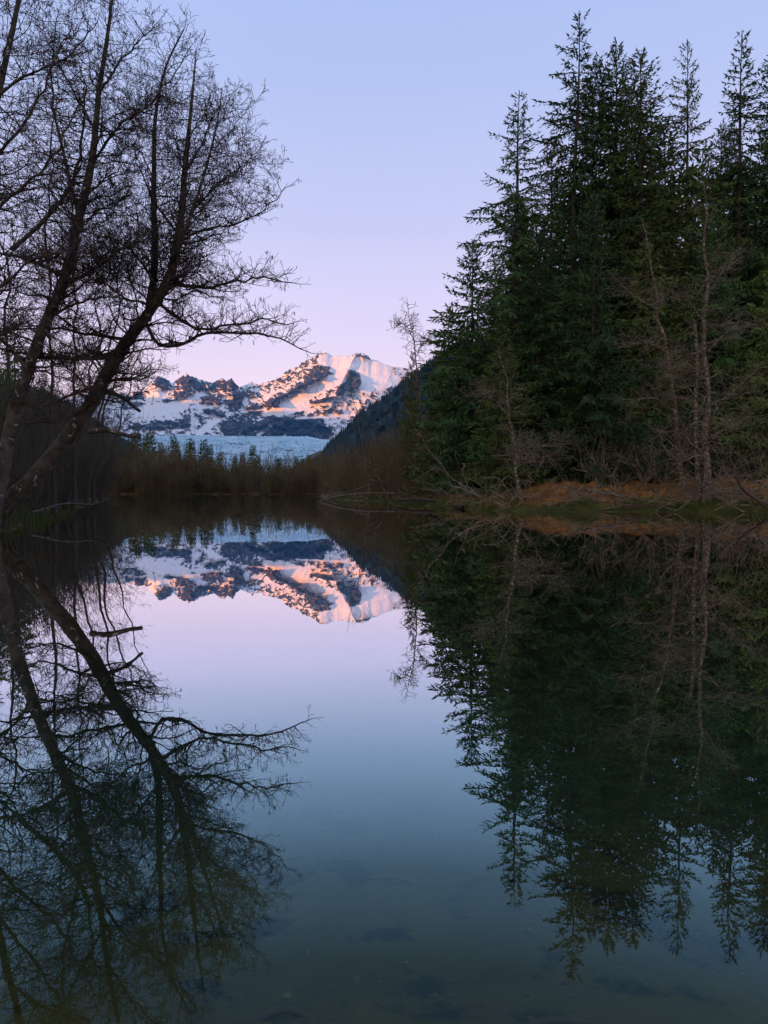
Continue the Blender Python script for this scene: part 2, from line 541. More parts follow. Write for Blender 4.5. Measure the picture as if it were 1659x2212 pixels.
def build_mountain():
    nx, nt_ = 1060, 330
    vx = np.linspace(60, 1000, nx)
    cy_ = np.interp(vx, CREST[:, 0], CREST[:, 1])
    jag = 3.0 * fbm(vx / 14, vx * 0 + .5, 4, 31) * np.where(vx > 690, .35, 1)
    cy_ = cy_ + jag
    tt = np.linspace(0, 1, nt_)[:, None]
    VX = np.broadcast_to(vx, (nt_, nx))
    base = 962.0
    kk = np.hanning(91); kk /= kk.sum()
    cs = np.convolve(np.pad(cy_, 45, mode='edge'), kk, mode='valid')
    VY = base + (cs - base) * tt + (cy_ - cs) * tt ** 5
    rock = np.full(VX.shape, -.31)
    for (x1, y1, x2, y2, r, w) in CAPS:
        d = seg_dist(VX, VY, x1, y1, x2, y2)
        rock = rock + np.where(w > 0, .50, .85) * w * (1 - sstep(d, r * .55, r * 1.35))
    wx = VX + 5 * fbm(VX / 16, VY / 16, 3, 3); wy = VY + 4 * fbm(VX / 16, VY / 16, 3, 4)
    # snow drapes: streaks running down to the right on the left half, shelving on the right
    n1 = fbm((wx + wy * .7) / 16, (wy - wx * .35) / 6, 5, 8, .6)
    n2 = ridged(wx / 11, wy / 11, 4, 12, .55) - .7
    n3 = fbm((wx + wy * .8) / 5, (wy - wx * .4) / 2.4, 4, 18, .6)
    # gullies running down the faces
    n4 = ridged((wx - .25 * wy) / 3.2, wy / 15, 3, 55, .55) - .6
    rk = .13 * n4 + rock + .54 * n1 + .22 * n2 + .28 * n3
    rk = np.clip(rk, -1.2, 1.2)
    mask = sstep(rk, -.02, .05)
    # relief
    D = 5600 + 1800 * tt ** 1.05 * np.ones_like(VX)
    soft = sstep(rock, -.3, .8)
    rel = 130 * ridged(wx / 46, wy / 34, 3, 21, .5) * (.12 + .9 * soft)
    rel = rel + (60 * ridged(wx / 13, wy / 13, 5, 22, .6)) * (.03 + soft) * .7
    rel = rel + 22 * n4 * soft ** 2 + 30 * mask
    for pl, wl, wr, amp in RIDGES:
        best = np.full(VX.shape, 1e9); side = np.zeros(VX.shape)
        for (x1, y1), (x2, y2) in zip(pl[:-1], pl[1:]):
            d = seg_dist(VX, VY, x1, y1, x2, y2)
            s = (x2 - x1) * (VY - y1) - (y2 - y1) * (VX - x1)   # >0 : right of a line running down
            up = d < best
            best = np.where(up, d, best); side = np.where(up, s, side)
        w = np.where(side > 0, wr, wl)
        rel = rel + amp * np.clip(1 - best / w, 0, 1)
    D = D - rel
    pts = P(VX, VY, D)
    # the far side
    back = []
    cr_ = pts[-1]
    for k in range(1, 9):
        q = cr_.copy()
        f = 1 + k * .018
        q[:, 0] *= f; q[:, 1] *= f
        q[:, 2] = cr_[:, 2] * (1 - k / 8.0) ** .8 - 3
        back.append(q)
    front0 = pts[0].copy(); front0[:, 2] = -3; front0[:, 1] -= 60
    v = np.concatenate([front0[None], pts, np.stack(back)])
    me = mesh_np('mountain', v, grid_quads(v.shape[0], nx), smooth=True)
    mk = np.concatenate([mask[:1], mask, np.repeat(mask[-1:], 8, 0)])
    attr(me, 'rock', mk)
    m, t, b = mat('mountain', rough=.9, spec=.1)
    gn = noise(t, .012, 8, .7)
    rc = ramp_(t, gn, [(.3, (.026, .032, .040)), (.5, (.055, .056, .062)), (.7, (.12, .10, .09))])
    snow = ramp_(t, noise(t, .004, 5), [(.3, (.84, .84, .86)), (.7, (.92, .91, .92))])
    rr = nn(t, 'ShaderNodeMath', operation='MULTIPLY_ADD')
    t.links.new(noise(t, .02, 6, .75), rr.inputs[0]); rr.inputs[1].default_value = .9
    t.links.new(attn(t, 'rock'), rr.inputs[2])
    f = ramp_(t, rr.outputs[0], [(.80, 0.0), (.98, 1.0)])
    t.links.new(mixc(t, f, snow, rc), b.inputs['Base Color'])
    bump(t, b, noise(t, .02, 6, .7), .5, 8)
    tag(link('mountain', me, m), kind='structure')
    return


build_mountain()


def sheet(name, xs, top, bottom, d0, d1, n, material, rel=None, back=6, dcrest=None, smooth=True, backlen=.06):
    """a slope from (bottom, d0) up to the crest line (top, d1) with a real far side"""
    tt = np.linspace(0, 1, n)[:, None]
    VX = np.broadcast_to(xs, (n, len(xs)))
    VY = bottom + (top - bottom) * tt
    D = d0 + (d1 - d0) * tt
    D = D * np.ones_like(VX)
    if rel is not None:
        D = D - rel(VX, VY, tt)
    pts = P(VX, VY, D)
    bk = []
    for k in range(1, back + 1):
        q = pts[-1].copy(); q[:, :2] *= 1 + k * backlen
        q[:, 2] = pts[-1][:, 2] * (1 - k / back) - 3 * k / back
        bk.append(q)
    f0 = pts[0].copy(); f0[:, 2] = -3
    v = np.concatenate([f0[None], pts, np.stack(bk)])
    me = mesh_np(name, v, grid_quads(v.shape[0], v.shape[1]), smooth=smooth)
    o = tag(link(name, me, material), kind='structure')
    return o, pts


# glacier
m, t, b = mat('glacier_ice', rough=.6, spec=.3)
ci = ramp_(t, noise(t, .012, 7, .7, stretch=(1, .35, 1)), [(.3, (.24, .45, .54)), (.5, (.42, .64, .72)), (.7, (.62, .75, .80))])
t.links.new(ci, b.inputs['Base Color'])
bump(t, b, noise(t, .02, 7, .75, stretch=(1, .5, 2)), 1.0, 10)
xs = np.linspace(180, 780, 420)
gt = np.interp(xs, [180, 280, 300, 400, 520, 600, 612, 640, 660, 680, 690, 780], [938, 938, 938.5, 940, 942, 942.5, 941, 943, 942, 945, 948, 954])
gt = gt + 1.4 * fbm(xs / 6, xs * 0, 3, 44)
sheet('glacier', xs, gt, 1046.0, 1500, 4700, 110, m,
      rel=lambda x, y, t_: 50 * ridged(x / 9, y / 4, 4, 61, .6) * (1 - t_ * .5) + 90 * fbm(x / 60, y / 12, 3, 62))
# brown moraine beside the ice
m, t, b = mat('moraine')
c = ramp_(t, noise(t, .03, 6, .7), [(.3, (.06, .045, .03)), (.6, (.13, .085, .055)), (.8, (.12, .12, .08))])
t.links.new(c, b.inputs['Base Color'])
xs = np.linspace(610, 800, 90)
mt_ = np.interp(xs, [610, 640, 665, 690, 720, 800], [1045, 1002, 986, 974, 966, 970]) + fbm(xs / 8, xs * 0, 3, 4)
sheet('moraine_hill', xs, mt_, 1046.0, 1200, 2350, 24, m, rel=lambda x, y, t_: 30 * fbm(x / 12, y / 8, 3, 3))

# forested hills
m, t, b = mat('forest_slope')
c = ramp_(t, noise(t, .035, 6, .75), [(.3, (.012, .022, .018)), (.55, (.028, .045, .034)), (.75, (.045, .055, .040))])
t.links.new(c, b.inputs['Base Color'])
bump(t, b, noise(t, .06, 5, .8), 1.0, 8)
M['forest'] = m
hx = np.linspace(660, 2600, 700)
ht = np.interp(hx, [660, 690, 705, 720, 742, 762, 785, 808, 830, 848, 866, 900, 925, 960, 1100, 1700, 2600],
               [1000, 983, 960, 945, 925, 903, 882, 866, 852, 838, 822, 797, 778, 750, 715, 735, 960]) + 8 + 1.6 * fbm(hx / 7, hx * 0, 3, 2)
ridge_o, rp = sheet('wooded_hill', hx, ht, 1050.0, 900, 1750, 110, m,
                    rel=lambda x, y, t_: 70 * ridged(x / 40, y / 60, 4, 91, .5) * np.minimum(1, 4 * t_))
lx = np.linspace(-420, 345, 380)
lt = np.interp(lx, [-440, -220, -25, 62, 112, 142, 170, 195, 225, 255, 285, 345], [690, 735, 795, 822, 840, 856, 872, 890, 910, 930, 950, 1000]) \
    + 16 + 2.5 * fbm(lx / 7, lx * 0, 3, 7)
ridge_l, lp = sheet('wooded_ridge', lx, lt, 1050.0, 1100, 2100, 90, m,
                    rel=lambda x, y, t_: 80 * ridged(x / 40, y / 60, 4, 92, .5) * np.minimum(1, 4 * t_))


def forest_cover(name, pts, n, seed, hmin, hmax):
    rng = np.random.default_rng(seed)
    nr, nc = pts.shape[:2]
    i = (rng.random(n) ** .7 * (nr - 2)).astype(int); j = (rng.random(n) * (nc - 2)).astype(int)
    k = n // 6
    i[:k] = nr - 1 - (rng.random(k) * 3).astype(int)
    p = pts[i, j] + (pts[i, j + 1] - pts[i, j]) * rng.random((n, 1))
    H = rng.uniform(hmin, hmax, n); Rr = H * rng.uniform(.13, .2, n)
    K = 5
    a = (np.arange(K) / K * 2 * pi)[None] + rng.random((n, 1)) * 6
    base = np.stack([p[:, 0:1] + np.cos(a) * Rr[:, None], p[:, 1:2] + np.sin(a) * Rr[:, None], p[:, 2:3] - 2 + 0 * a], -1)
    tip = p + np.stack([0 * H, 0 * H, H], -1)
    v = np.concatenate([base, tip[:, None]], 1).reshape(-1, 3)
    o = (np.arange(n) * (K + 1))[:, None]
    tr = np.stack([o + np.arange(K), o + (np.arange(K) + 1) % K, o + K + 0 * np.arange(K)], -1).reshape(-1, 3)
    me = mesh_np(name, v, None, tr)
    ob = link(name, me, M['forest'])
    return ob


tag(forest_cover('hillside_forest', rp, 16000, 3, 7, 14), 'dark conifers covering the steep hill right of the snowy mountain', 'forest', kind='stuff')
tag(forest_cover('ridge_forest', lp, 14000, 4, 8, 15), 'blue dark conifers covering the low ridge left of the snowy mountain', 'forest', kind='stuff')

# the range to the west, outside the picture, whose shadow lies on the valley and the lower mountain
def build_west_range():
    ys = np.linspace(-6000, 5900, 240)
    prof = np.array([(-1500, 0), (-1000, .42), (-400, .8), (0, 1), (350, .75), (650, .35), (900, 0)])
    ztop = np.interp(ys, [-6000, 800, 2000, 3200, 4500, 5900], [1200, 1200, 1180, 1190, 1190, 1180]) + 60 * fbm(ys / 900, ys * 0, 5, 77)
    rows = []
    for dx, f in prof:
        rows.append(np.stack([-4500 + dx + 120 * fbm(ys / 700, ys * 0 + dx, 3, 5), ys, ztop * f * (1 + .06 * fbm(ys / 500, ys * 0 + dx / 300, 3, 6)) - (3 if f == 0 else 0)], -1))
    rows[3][:, 2] = ztop
    v = np.stack(rows)
    me = mesh_np('western_mountains', v, grid_quads(v.shape[0], v.shape[1]), smooth=True)
    m, t, b = mat('western_rock', (.08, .08, .08))
    tag(link('western_mountains', me, m), kind='structure')


build_west_range()

# ------------------------------------------------------------------ haze
def build_haze():
    x0, x1, y0, y1, z0, z1 = -6400, 5700, -6300, 9300, -4.5, 1700
    v = [(x, y, z) for z in (z0, z1) for y in (y0, y1) for x in (x0, x1)]
    q = [(0, 2, 3, 1), (4, 5, 7, 6), (0, 1, 5, 4), (2, 6, 7, 3), (0, 4, 6, 2), (1, 3, 7, 5)]
    me = mesh_np('haze', v, q)
    m = bpy.data.materials.new('haze'); m.use_nodes = True
    t = m.node_tree; t.nodes.clear()
    o = nn(t, 'ShaderNodeOutputMaterial')
    pv = nn(t, 'ShaderNodeVolumePrincipled')
    pv.inputs['Color'].default_value = (.12, .50, 1.0, 1)
    pv.inputs['Density'].default_value = 4e-5
    pv.inputs['Anisotropy'].default_value = 0.0
    t.links.new(pv.outputs[0], o.inputs['Volume'])
    tag(link('haze', me, m), 'thin blue evening air over the whole valley', 'haze', kind='stuff')


build_haze()
#VEGETATION


# ------------------------------------------------------------------ vegetation builders
def tube(path, radii, k=8, seed=0, rough=0.0):
    """tapered tube along a path; returns verts, quads"""
    path = np.asarray(path, float); n = len(path)
    radii = np.asarray(radii, float)
    tg = np.gradient(path, axis=0)
    tg /= np.linalg.norm(tg, axis=1, keepdims=True) + 1e-9
    ref = np.array([0.31, 0.87, 0.12])
    u = np.cross(tg, ref); u /= np.linalg.norm(u, axis=1, keepdims=True) + 1e-9
    w = np.cross(tg, u)
    a = np.arange(k) / k * 2 * pi
    rr = radii[:, None] * np.ones((1, k))
    if rough:
        rng = np.random.default_rng(seed)
        rr = rr * (1 + rough * (rng.random((n, k)) - .5) * 2)
    v = path[:, None] + rr[..., None] * (u[:, None] * np.cos(a)[None, :, None] + w[:, None] * np.sin(a)[None, :, None])
    return v.reshape(-1, 3), grid_quads(n, k, wrap=True)


class Geo:
    def __init__(s):
        s.v = []; s.q = []; s.n = 0

    def add(s, v, q):
        s.v.append(np.asarray(v)); s.q.append(np.asarray(q) + s.n); s.n += len(v)

    def tube(s, path, radii, k=8, rough=0.0, seed=0):
        s.add(*tube(path, radii, k, seed, rough))

    def segs(s, segs, k=3):
        """many little prisms at once: rows of p0(3) p1(3) r0 r1"""
        if not len(segs): return
        A = np.asarray(segs, float)
        p0, p1, r0, r1 = A[:, :3], A[:, 3:6], A[:, 6], A[:, 7]
        d = p1 - p0; d /= np.linalg.norm(d, axis=1, keepdims=True) + 1e-9
        u = np.cross(d, [0.31, 0.87, 0.12]); u /= np.linalg.norm(u, axis=1, keepdims=True) + 1e-9
        w = np.cross(d, u)
        vs = []
        for p, r in ((p0, r0), (p1, r1)):
            for i in range(k):
                a = i / k * 2 * pi
                vs.append(p + r[:, None] * (u * cos(a) + w * sin(a)))
        v = np.stack(vs, 1).reshape(-1, 3)
        o = (np.arange(len(A)) * 2 * k)[:, None]
        q = np.concatenate([np.stack([o[:, 0] + i, o[:, 0] + (i + 1) % k, o[:, 0] + k + (i + 1) % k, o[:, 0] + k + i], -1) for i in range(k)])
        s.add(v, q)

    def build(s, name, material, parent=None, smooth=True):
        me = mesh_np(name, np.concatenate(s.v), np.concatenate(s.q), smooth=smooth)
        return link(name, me, material, parent)


def norm(d):
    l = sqrt(d[0] * d[0] + d[1] * d[1] + d[2] * d[2]) + 1e-9
    return (d[0] / l, d[1] / l, d[2] / l)


def smooth_path(pts, n):
    pts = np.asarray(pts, float)
    t = np.concatenate([[0], np.cumsum(np.linalg.norm(np.diff(pts, axis=0), axis=1))]); t /= t[-1]
    m = len(pts)
    s_ = np.linspace(0, 1, n)
    i = np.clip(np.searchsorted(t, s_, side='right') - 1, 0, m - 2)
    tan = np.gradient(pts, t, axis=0)
    h = (t[i + 1] - t[i])[:, None]
    x = ((s_ - t[i])[:, None]) / h
    return ((2 * x ** 3 - 3 * x ** 2 + 1) * pts[i] + (x ** 3 - 2 * x ** 2 + x) * h * tan[i] + (-2 * x ** 3 + 3 * x ** 2) * pts[i + 1]
            + (x ** 3 - x ** 2) * h * tan[i + 1])


def grow(out, p, d, L, r, lvl, rng, o):
    """a wandering bare twig with side twigs; out[lvl] collects segments"""
    st = o['step'][min(lvl, len(o['step']) - 1)]
    n = max(2, int(L / st))
    st = L / n
    r0 = r
    for i in range(n):
        f = (i + 1) / n
        j = o['jit'] * (1 + .3 * lvl)
        d = norm((d[0] + rng.gauss(0, j), d[1] + rng.gauss(0, j), d[2] + rng.gauss(0, j) + o['up']))
        q = (p[0] + d[0] * st, p[1] + d[1] * st, p[2] + d[2] * st)
        r1 = max(r * (1 - .75 * f), o['rmin'])
        out.append((p[0], p[1], p[2], q[0], q[1], q[2], r0, r1, lvl))
        if lvl < o['lv'] and rng.random() < o['pb'][min(lvl, len(o['pb']) - 1)] * (.25 + 1.1 * f) and f < .98:
            ax = norm((rng.gauss(0, 1), rng.gauss(0, 1), rng.gauss(0, .8)))
            k = o['spread']
            dd = norm((d[0] + ax[0] * k, d[1] + ax[1] * k, d[2] + ax[2] * k + .1))
            l2 = L * (1.05 - f * .6) * rng.uniform(.25, .6) * o.get('lf', 1)
            if l2 > o['lmin']:
                grow(out, q, dd, l2, max(r1 * .62, o['rmin']), lvl + 1, rng, o)
        p = q; r0 = r1
    o['tips'].append(p)


def limbs_on(path, radii, n, f0, f1, Lf, rng, o, out, bias=(0, 0, 0), elev=.25, rf=.45):
    """n side limbs along a stem"""
    m = len(path)
    for i in range(n):
        f = f0 + (f1 - f0) * (i + rng.random()) / n
        x = f * (m - 1); a = int(x); a = min(a, m - 2)
        p = path[a] + (path[a + 1] - path[a]) * (x - a)
        az = rng.random() * 2 * pi
        d = norm((cos(az) + bias[0], sin(az) + bias[1], elev + rng.gauss(0, .25) + bias[2]))
        L = Lf(f) * rng.uniform(.6, 1.15)
        r = max(radii[a] * rf * rng.uniform(.6, 1.1), o['rmin'] * 2)
        grow(out, tuple(p), d, L, r, 0, rng, o)


def split_build(out, root, thick_lvl, k0, mats, names=('branches', 'twigs')):
    A = np.array(out)
    a = A[A[:, 8] <= thick_lvl][:, :8]; b_ = A[A[:, 8] > thick_lvl][:, :8]
    for nm, x, k, mt_ in ((names[0], a, k0, mats[0]), (names[1], b_, 3, mats[1])):
        if len(x):
            g = Geo(); g.segs(x, k); g.build(nm, mt_, root)


def catkins(tips, rng, frac, root, ln=.07, rad=.006):
    g = Geo(); S_ = []
    for p in tips:
        if rng.random() > frac: continue
        for _ in range(rng.randint(1, 4)):
            dx, dy = rng.gauss(0, .02), rng.gauss(0, .02)
            l = ln * rng.uniform(.7, 1.3)
            a = (p[0] + dx, p[1] + dy, p[2]); b_ = (a[0] + rng.gauss(0, .008), a[1] + rng.gauss(0, .008), a[2] - l * .5); c = (b_[0], b_[1], a[2] - l)
            S_.append((*a, *b_, rad * .6, rad)); S_.append((*b_, *c, rad, rad * .5))
    if S_:
        g.segs(S_, 4)
        o = g.build('catkins', M['catkin'], root)
        o['kind'] = 'stuff'


def vpath(pts, D, base=None):
    """view points (+ optional depth) -> world path relative to base"""
    w = []
    for q in pts:
        dd = q[2] if len(q) > 2 else D
        w.append(P(float(q[0]), float(q[1]), float(dd)))
    w = np.array(w)
    return w if base is None else w - np.asarray(base)


# ------------------------------------------------------------------ spruces
def make_spruce_mesh(seed, H, Rb, full, z_clean, gap=.42, droop=.35, top_pow=.8, dbl=False, den=1.0, ss=1.0, irr=.42):
    """returns (trunk mesh, crown mesh) of a spruce of height H, standing at the origin"""
    rng = random.Random(seed)
    lean = rng.gauss(0, .006)
    T = Geo()
    zs = np.linspace(-.5, H, 26)
    rT = np.maximum(.011 * H * (1 - zs / H) ** .9, .02)
    wob = np.stack([lean * zs + .05 * np.sin(zs * .5 + seed), .04 * np.cos(zs * .4 + seed), zs], -1)
    T.tube(wob, rT, 8, .12, seed)
    if dbl:
        k = 17
        p = wob[k:] * np.array([1, 1, .97]) + np.linspace(0, 1, 26 - k)[:, None] * np.array([[.9, .2, 0]])
        T.tube(p, rT[k:] * .8, 6)
    br = []                       # branch wood
    V = []                        # spray faces, 4 corners each
    z = z_clean * H
    gv = rng.gauss

    def spray(p, d, l, w):
        k_ = ss * (1 - .3 * max(0, (p[2] / H - .7) / .3))
        l *= k_; w *= k_
        # a folded needle spray
        ax = norm((gv(0, 1), gv(0, 1), gv(0, .5)))
        sx = (d[1] * ax[2] - d[2] * ax[1], d[2] * ax[0] - d[0] * ax[2], d[0] * ax[1] - d[1] * ax[0])
        sx = norm(sx)
        m = (p[0] + d[0] * l * .38, p[1] + d[1] * l * .38, p[2] + d[2] * l * .38 + .02)
        V.append((p, (m[0] + sx[0] * w, m[1] + sx[1] * w, m[2] + sx[2] * w - .02), (p[0] + d[0] * l, p[1] + d[1] * l, p[2] + d[2] * l),
                  (m[0] - sx[0] * w, m[1] - sx[1] * w, m[2] - sx[2] * w - .02)))

    while z < H - .12:
        f = z / H
        env = (1 - f) ** top_pow
        low = min(1.0, .55 + (f - z_clean) * 3.0)
        Lw = max(.28, Rb * env * low)
        nb = rng.randint(3, 5) if f < .93 else rng.randint(3, 4)
        a0 = rng.random() * 6.28
        for i in range(nb):
            if rng.random() > full and f < .9: continue
            az = a0 + i / nb * 6.283 + gv(0, .25)
            L = Lw * rng.uniform(1 - irr, 1 + irr * .55) * (1 + irr * .6 * sin(az * 1.0 + z * .33 + seed))
            zz = z + rng.uniform(-.15, .15)
            tx = lean * zz
            ca, sa = cos(az), sin(az)
            rise = .75 * max(0, f - .72) / .28 * 1.2 - droop * (1 - f) * .9 + gv(0, .07)
            n = max(3, int(L / .22))
            p = (tx, 0, zz)
            prev = p
            curl = gv(0, .12)
            for k in range(1, n + 1):
                u = k / n
                s = L * u
                zc = zz + s * rise - .10 * droop * s * s / max(L, 1) + (.16 * L * max(0, u - .6) if f < .8 else 0)
                a2 = az + curl * u
                q = (tx + cos(a2) * s, sin(a2) * s, zc)
                rad = max(.008, .012 * L * (1 - u) + .006)
                br.append((*prev, *q, rad, rad * .85))
                d = norm((q[0] - prev[0], q[1] - prev[1], q[2] - prev[2]))
                if s > .15 + .12 * L * (1 - full):
                    side = min(.24 * L, .75) * (1 - .72 * u) + .16
                    for sg in (-1, 1):
                        if rng.random() > .84 * den: continue
                        la = a2 + sg * rng.uniform(.6, 1.15)
                        sl_ = side * rng.uniform(.6, 1.25)
                        e = norm((cos(la), sin(la), d[2] - .12 - .25 * rng.random()))
                        m2 = max(1, int(sl_ / .10))
                        for j in range(m2):
                            b0 = (q[0] + e[0] * sl_ * j / m2, q[1] + e[1] * sl_ * j / m2, q[2] + e[2] * sl_ * j / m2 - .05 * j)
                            dd = norm((e[0] + gv(0, .35), e[1] + gv(0, .35), e[2] - .15 + gv(0, .3) - (.5 if rng.random() < .35 else 0)))
                            spray(b0, dd, rng.uniform(.19, .36), rng.uniform(.03, .052))
                    spray(prev, norm((d[0] + gv(0, .2), d[1] + gv(0, .2), d[2] + gv(0, .2))), .36, .06)
                    spray(q, norm((d[0] + gv(0, .6), d[1] + gv(0, .6), d[2] + gv(0, .4))), .34, .05)
                    if rng.random() < .6:
                        spray(q, norm((gv(0, .4), gv(0, .4), -1)), rng.uniform(.22, .5), .065)
                prev = q
            spray(prev, norm((d[0], d[1], d[2] + .3)), .42, .06)
        z += gap * rng.uniform(.75, 1.25) * (1 if f < .8 else .7)
    # leader
    for i in range(10):
        spray((lean * H, 0, H - .08 * i), norm((gv(0, .5), gv(0, .5), .8)), .22, .03)
    T.segs(br, 3)
    v = np.array(V, float).reshape(-1, 3)
    if dbl:
        sel = v[v[:, 2] > H * .62]
        sel = sel[: len(sel) // 4 * 4].reshape(-1, 4, 3)
        sel = sel[sel[:, :, 2].min(1) > H * .62]
        sel = (sel * np.array([.8, .8, .97]) + np.array([1.0, .2, 0])).reshape(-1, 3)
        v = np.vstack([v, sel])
    q = np.arange(len(v)).reshape(-1, 4)
    tm = mesh_np('trunk', np.concatenate(T.v), np.concatenate(T.q), smooth=True)
    tm.materials.append(M['spruce_bark'])
    cm = mesh_np('crown', v, q)
    return tm, cm


SPR = {}


def spruce_kind(key, matk, *a, **k):
    tm, cm = make_spruce_mesh(*a, **k)
    cm.materials.append(M[matk])
    SPR[key] = (tm, cm, a[1])


spruce_kind('sparse_a', 'needles', 11, 27.0, 5.6, .88, .18, gap=.55, droop=.50, top_pow=.85, den=1.15, irr=.62)
spruce_kind('sparse_b', 'needles', 12, 27.0, 4.4, .88, .18, gap=.50, droop=.40, top_pow=.72, den=1.1, irr=.6)
spruce_kind('sparse_c', 'needles_warm', 31, 27.0, 4.9, .92, .2, gap=.52, droop=.62, top_pow=.78, den=1.2, irr=.6)
spruce_kind('sparse_d', 'needles', 37, 27.0, 5.4, .95, .2, gap=.55, droop=.6, top_pow=.9, den=1.2, irr=.5)
spruce_kind('full_a', 'needles', 13, 27.0, 5.2, .98, .08, gap=.34, droop=.35, top_pow=.70, dbl=True, den=1.3, irr=.3)
spruce_kind('full_b', 'needles_warm', 14, 26.0, 5.2, .98, .06, gap=.34, droop=.4, top_pow=.70, den=1.3, irr=.3)
spruce_kind('low_a', 'needles', 15, 16.0, 4.2, .98, .03, gap=.34, droop=.35, top_pow=.8, den=1.25)
spruce_kind('low_b', 'needles_warm', 16, 13.0, 3.5, .98, .04, gap=.34, droop=.3, top_pow=.8, den=1.25)
spruce_kind('small', 'needles', 17, 6.0, 1.5, .98, .03, gap=.13, droop=.25, top_pow=1.05, den=1.3, ss=.75)


def spruce(key, x, y, H, rz, label, group=None, cat='tree', wid=1.0):
    tm, cm, H0 = SPR[key]
    e = empty('spruce_tree', (x, y, gz(x, y) - .1), rz)
    s = H / H0
    e.rotation_euler = (sin(x * 7.1) * .022, cos(x * 5.3 + y) * .022, rz)
    e.scale = (s * wid, s * wid, s)
    tag(e, label, cat, group)
    for n_, me in (('trunk', tm), ('crown', cm)):
        o = bpy.data.objects.new(n_, me); COL.objects.link(o); o.parent = e
    return e


def spruce_at(key, vx, vtop, D, rz, label, group=None, wid=1.0):
    p = P(float(vx), float(vtop), float(D))
    z = gz(p[0], D) - .1
    return spruce(key, p[0], D, p[2] - z, rz, label, group, wid=wid)


GS = 'tall spruces on the right bank'
spruce_at('sparse_a', 1107, 205, 44, .4, 'tall sparse spruce with long level boughs, nearest the open sky of the middle', GS, wid=1.3)
spruce_at('sparse_b', 1235, 52, 46, 1.7, 'tallest thin spruce with a red-brown trunk, right of the sparse one with long boughs', GS, wid=1.15)
spruce_at('full_a', 1325, 88, 46, 2.9, 'dense dark spruce with a twin top', GS, wid=1.12)
spruce_at('full_b', 1402, 108, 44, .3, 'dense olive-green spruce just right of the twin-topped one', GS, wid=1.15)
spruce_at('sparse_c', 1490, 108, 45, 3.6, 'thin spire-like spruce behind the pale birch trunks', GS, wid=.85)
spruce_at('sparse_d', 1592, 66, 45, 4.4, 'broad open spruce with level tiers near the right edge of the picture', GS, wid=1.15)
spruce_at('full_a', 1700, 105, 45, 5.0, 'dark spruce cut off by the right edge of the picture', GS)
GM = 'lower bushy spruces along the right bank'
spruce_at('low_a', 1022, 520, 46, .9, 'bushy dark spruce below the sparse tall one, at the left end of the stand', GM, wid=1.25)
spruce_at('low_b', 975, 660, 50, 2.2, 'small bushy spruce forming the left flank of the stand', GM, wid=1.15)
spruce_at('low_a', 1165, 470, 43, 3.4, 'broad dark spruce standing between the two tall sparse ones', GM)
spruce_at('low_a', 1280, 420, 41, 1.4, 'broad blue-green spruce low in the middle of the stand', GM)
spruce_at('low_b', 1395, 520, 41.5, 5.2, 'olive bushy spruce behind the thin leaning birch', GM)
spruce_at('low_a', 1560, 450, 42, 2.7, 'dark bushy spruce right behind the twin pale trunks', GM)
spruce_at('low_b', 1660, 560, 40, .2, 'yellowish bushy spruce at the right edge above the orange bank', GM)
spruce_at('low_b', 1085, 700, 41, 4.1, 'short bushy spruce behind the small bare birch at the water', GM, wid=1.1)
spruce_at('low_a', 958, 800, 56, 1.1, 'low wide spruce between the slender birch and the stand', GM, wid=.9)
spruce_at('low_b', 884, 762, 62, 3.0, 'narrow small spruce standing behind the slender birch', GM, wid=.55)
rng = random.Random(5)
fill = [(1368, 175, 50), (1452, 260, 51), (1182, 310, 52), (1545, 270, 52), (1640, 300, 50), (990, 760, 58), (1060, 560, 55), (1130, 430, 56), (1200, 380, 58), (1270, 330, 57), (1350, 330, 58), (1440, 350, 57), (1520, 330, 58),
        (1600, 380, 57), (1680, 330, 58), (1010, 720, 68), (1090, 620, 70), (1180, 560, 70), (1260, 520, 70), (1340, 520, 71), (1420, 520, 70),
        (1500, 510, 70), (1590, 520, 70), (1670, 520, 70), (1240, 560, 49), (1450, 570, 50), (1340, 640, 48), (1620, 620, 49), (1750, 300, 50),
        (1820, 250, 46), (1900, 300, 44), (1760, 560, 41), (1170, 650, 47), (1500, 640, 49), (965, 850, 75), (985, 820, 84), (1080, 760, 80), (1230, 700, 84)]
own = ['tall dark spruce filling the gap between the twin-topped and the olive-green one', 'dark spruce right of the olive-green one, its top well below it',
       'dark spruce top in the gap between the two tall sparse spruces', 'dark spruce top between the thin spire and the broad tiered one',
       'dark spruce top just right of the broad tiered one near the right edge']
for i, (vx, vt, D) in enumerate(fill):
    spruce_at(['low_a', 'low_b', 'full_b', 'full_a'][i % 4] if D > 50 else ['low_a', 'low_b'][i % 2], vx, vt + rng.uniform(-20, 20), D, rng.random() * 6,
              own[i] if i < 5 else 'dark spruce deep in the stand, filling in behind the tall ones of the right bank', 'spruces deep in the right stand', wid=rng.uniform(.9, 1.1))
# left bank
for i, (vx, vt, D, w_) in enumerate([(30, 640, 40, .8), (-60, 560, 34, 1), (95, 800, 52, .9), (150, 870, 60, .9), (-20, 760, 28, 1.), (60, 880, 36, 1.)]):
    spruce_at(['low_a', 'low_b'][i % 2], vx, vt, D, i * 1.3, 'dark spruce in the gloom behind the bare alders of the left bank', 'spruces behind the alders', wid=w_)
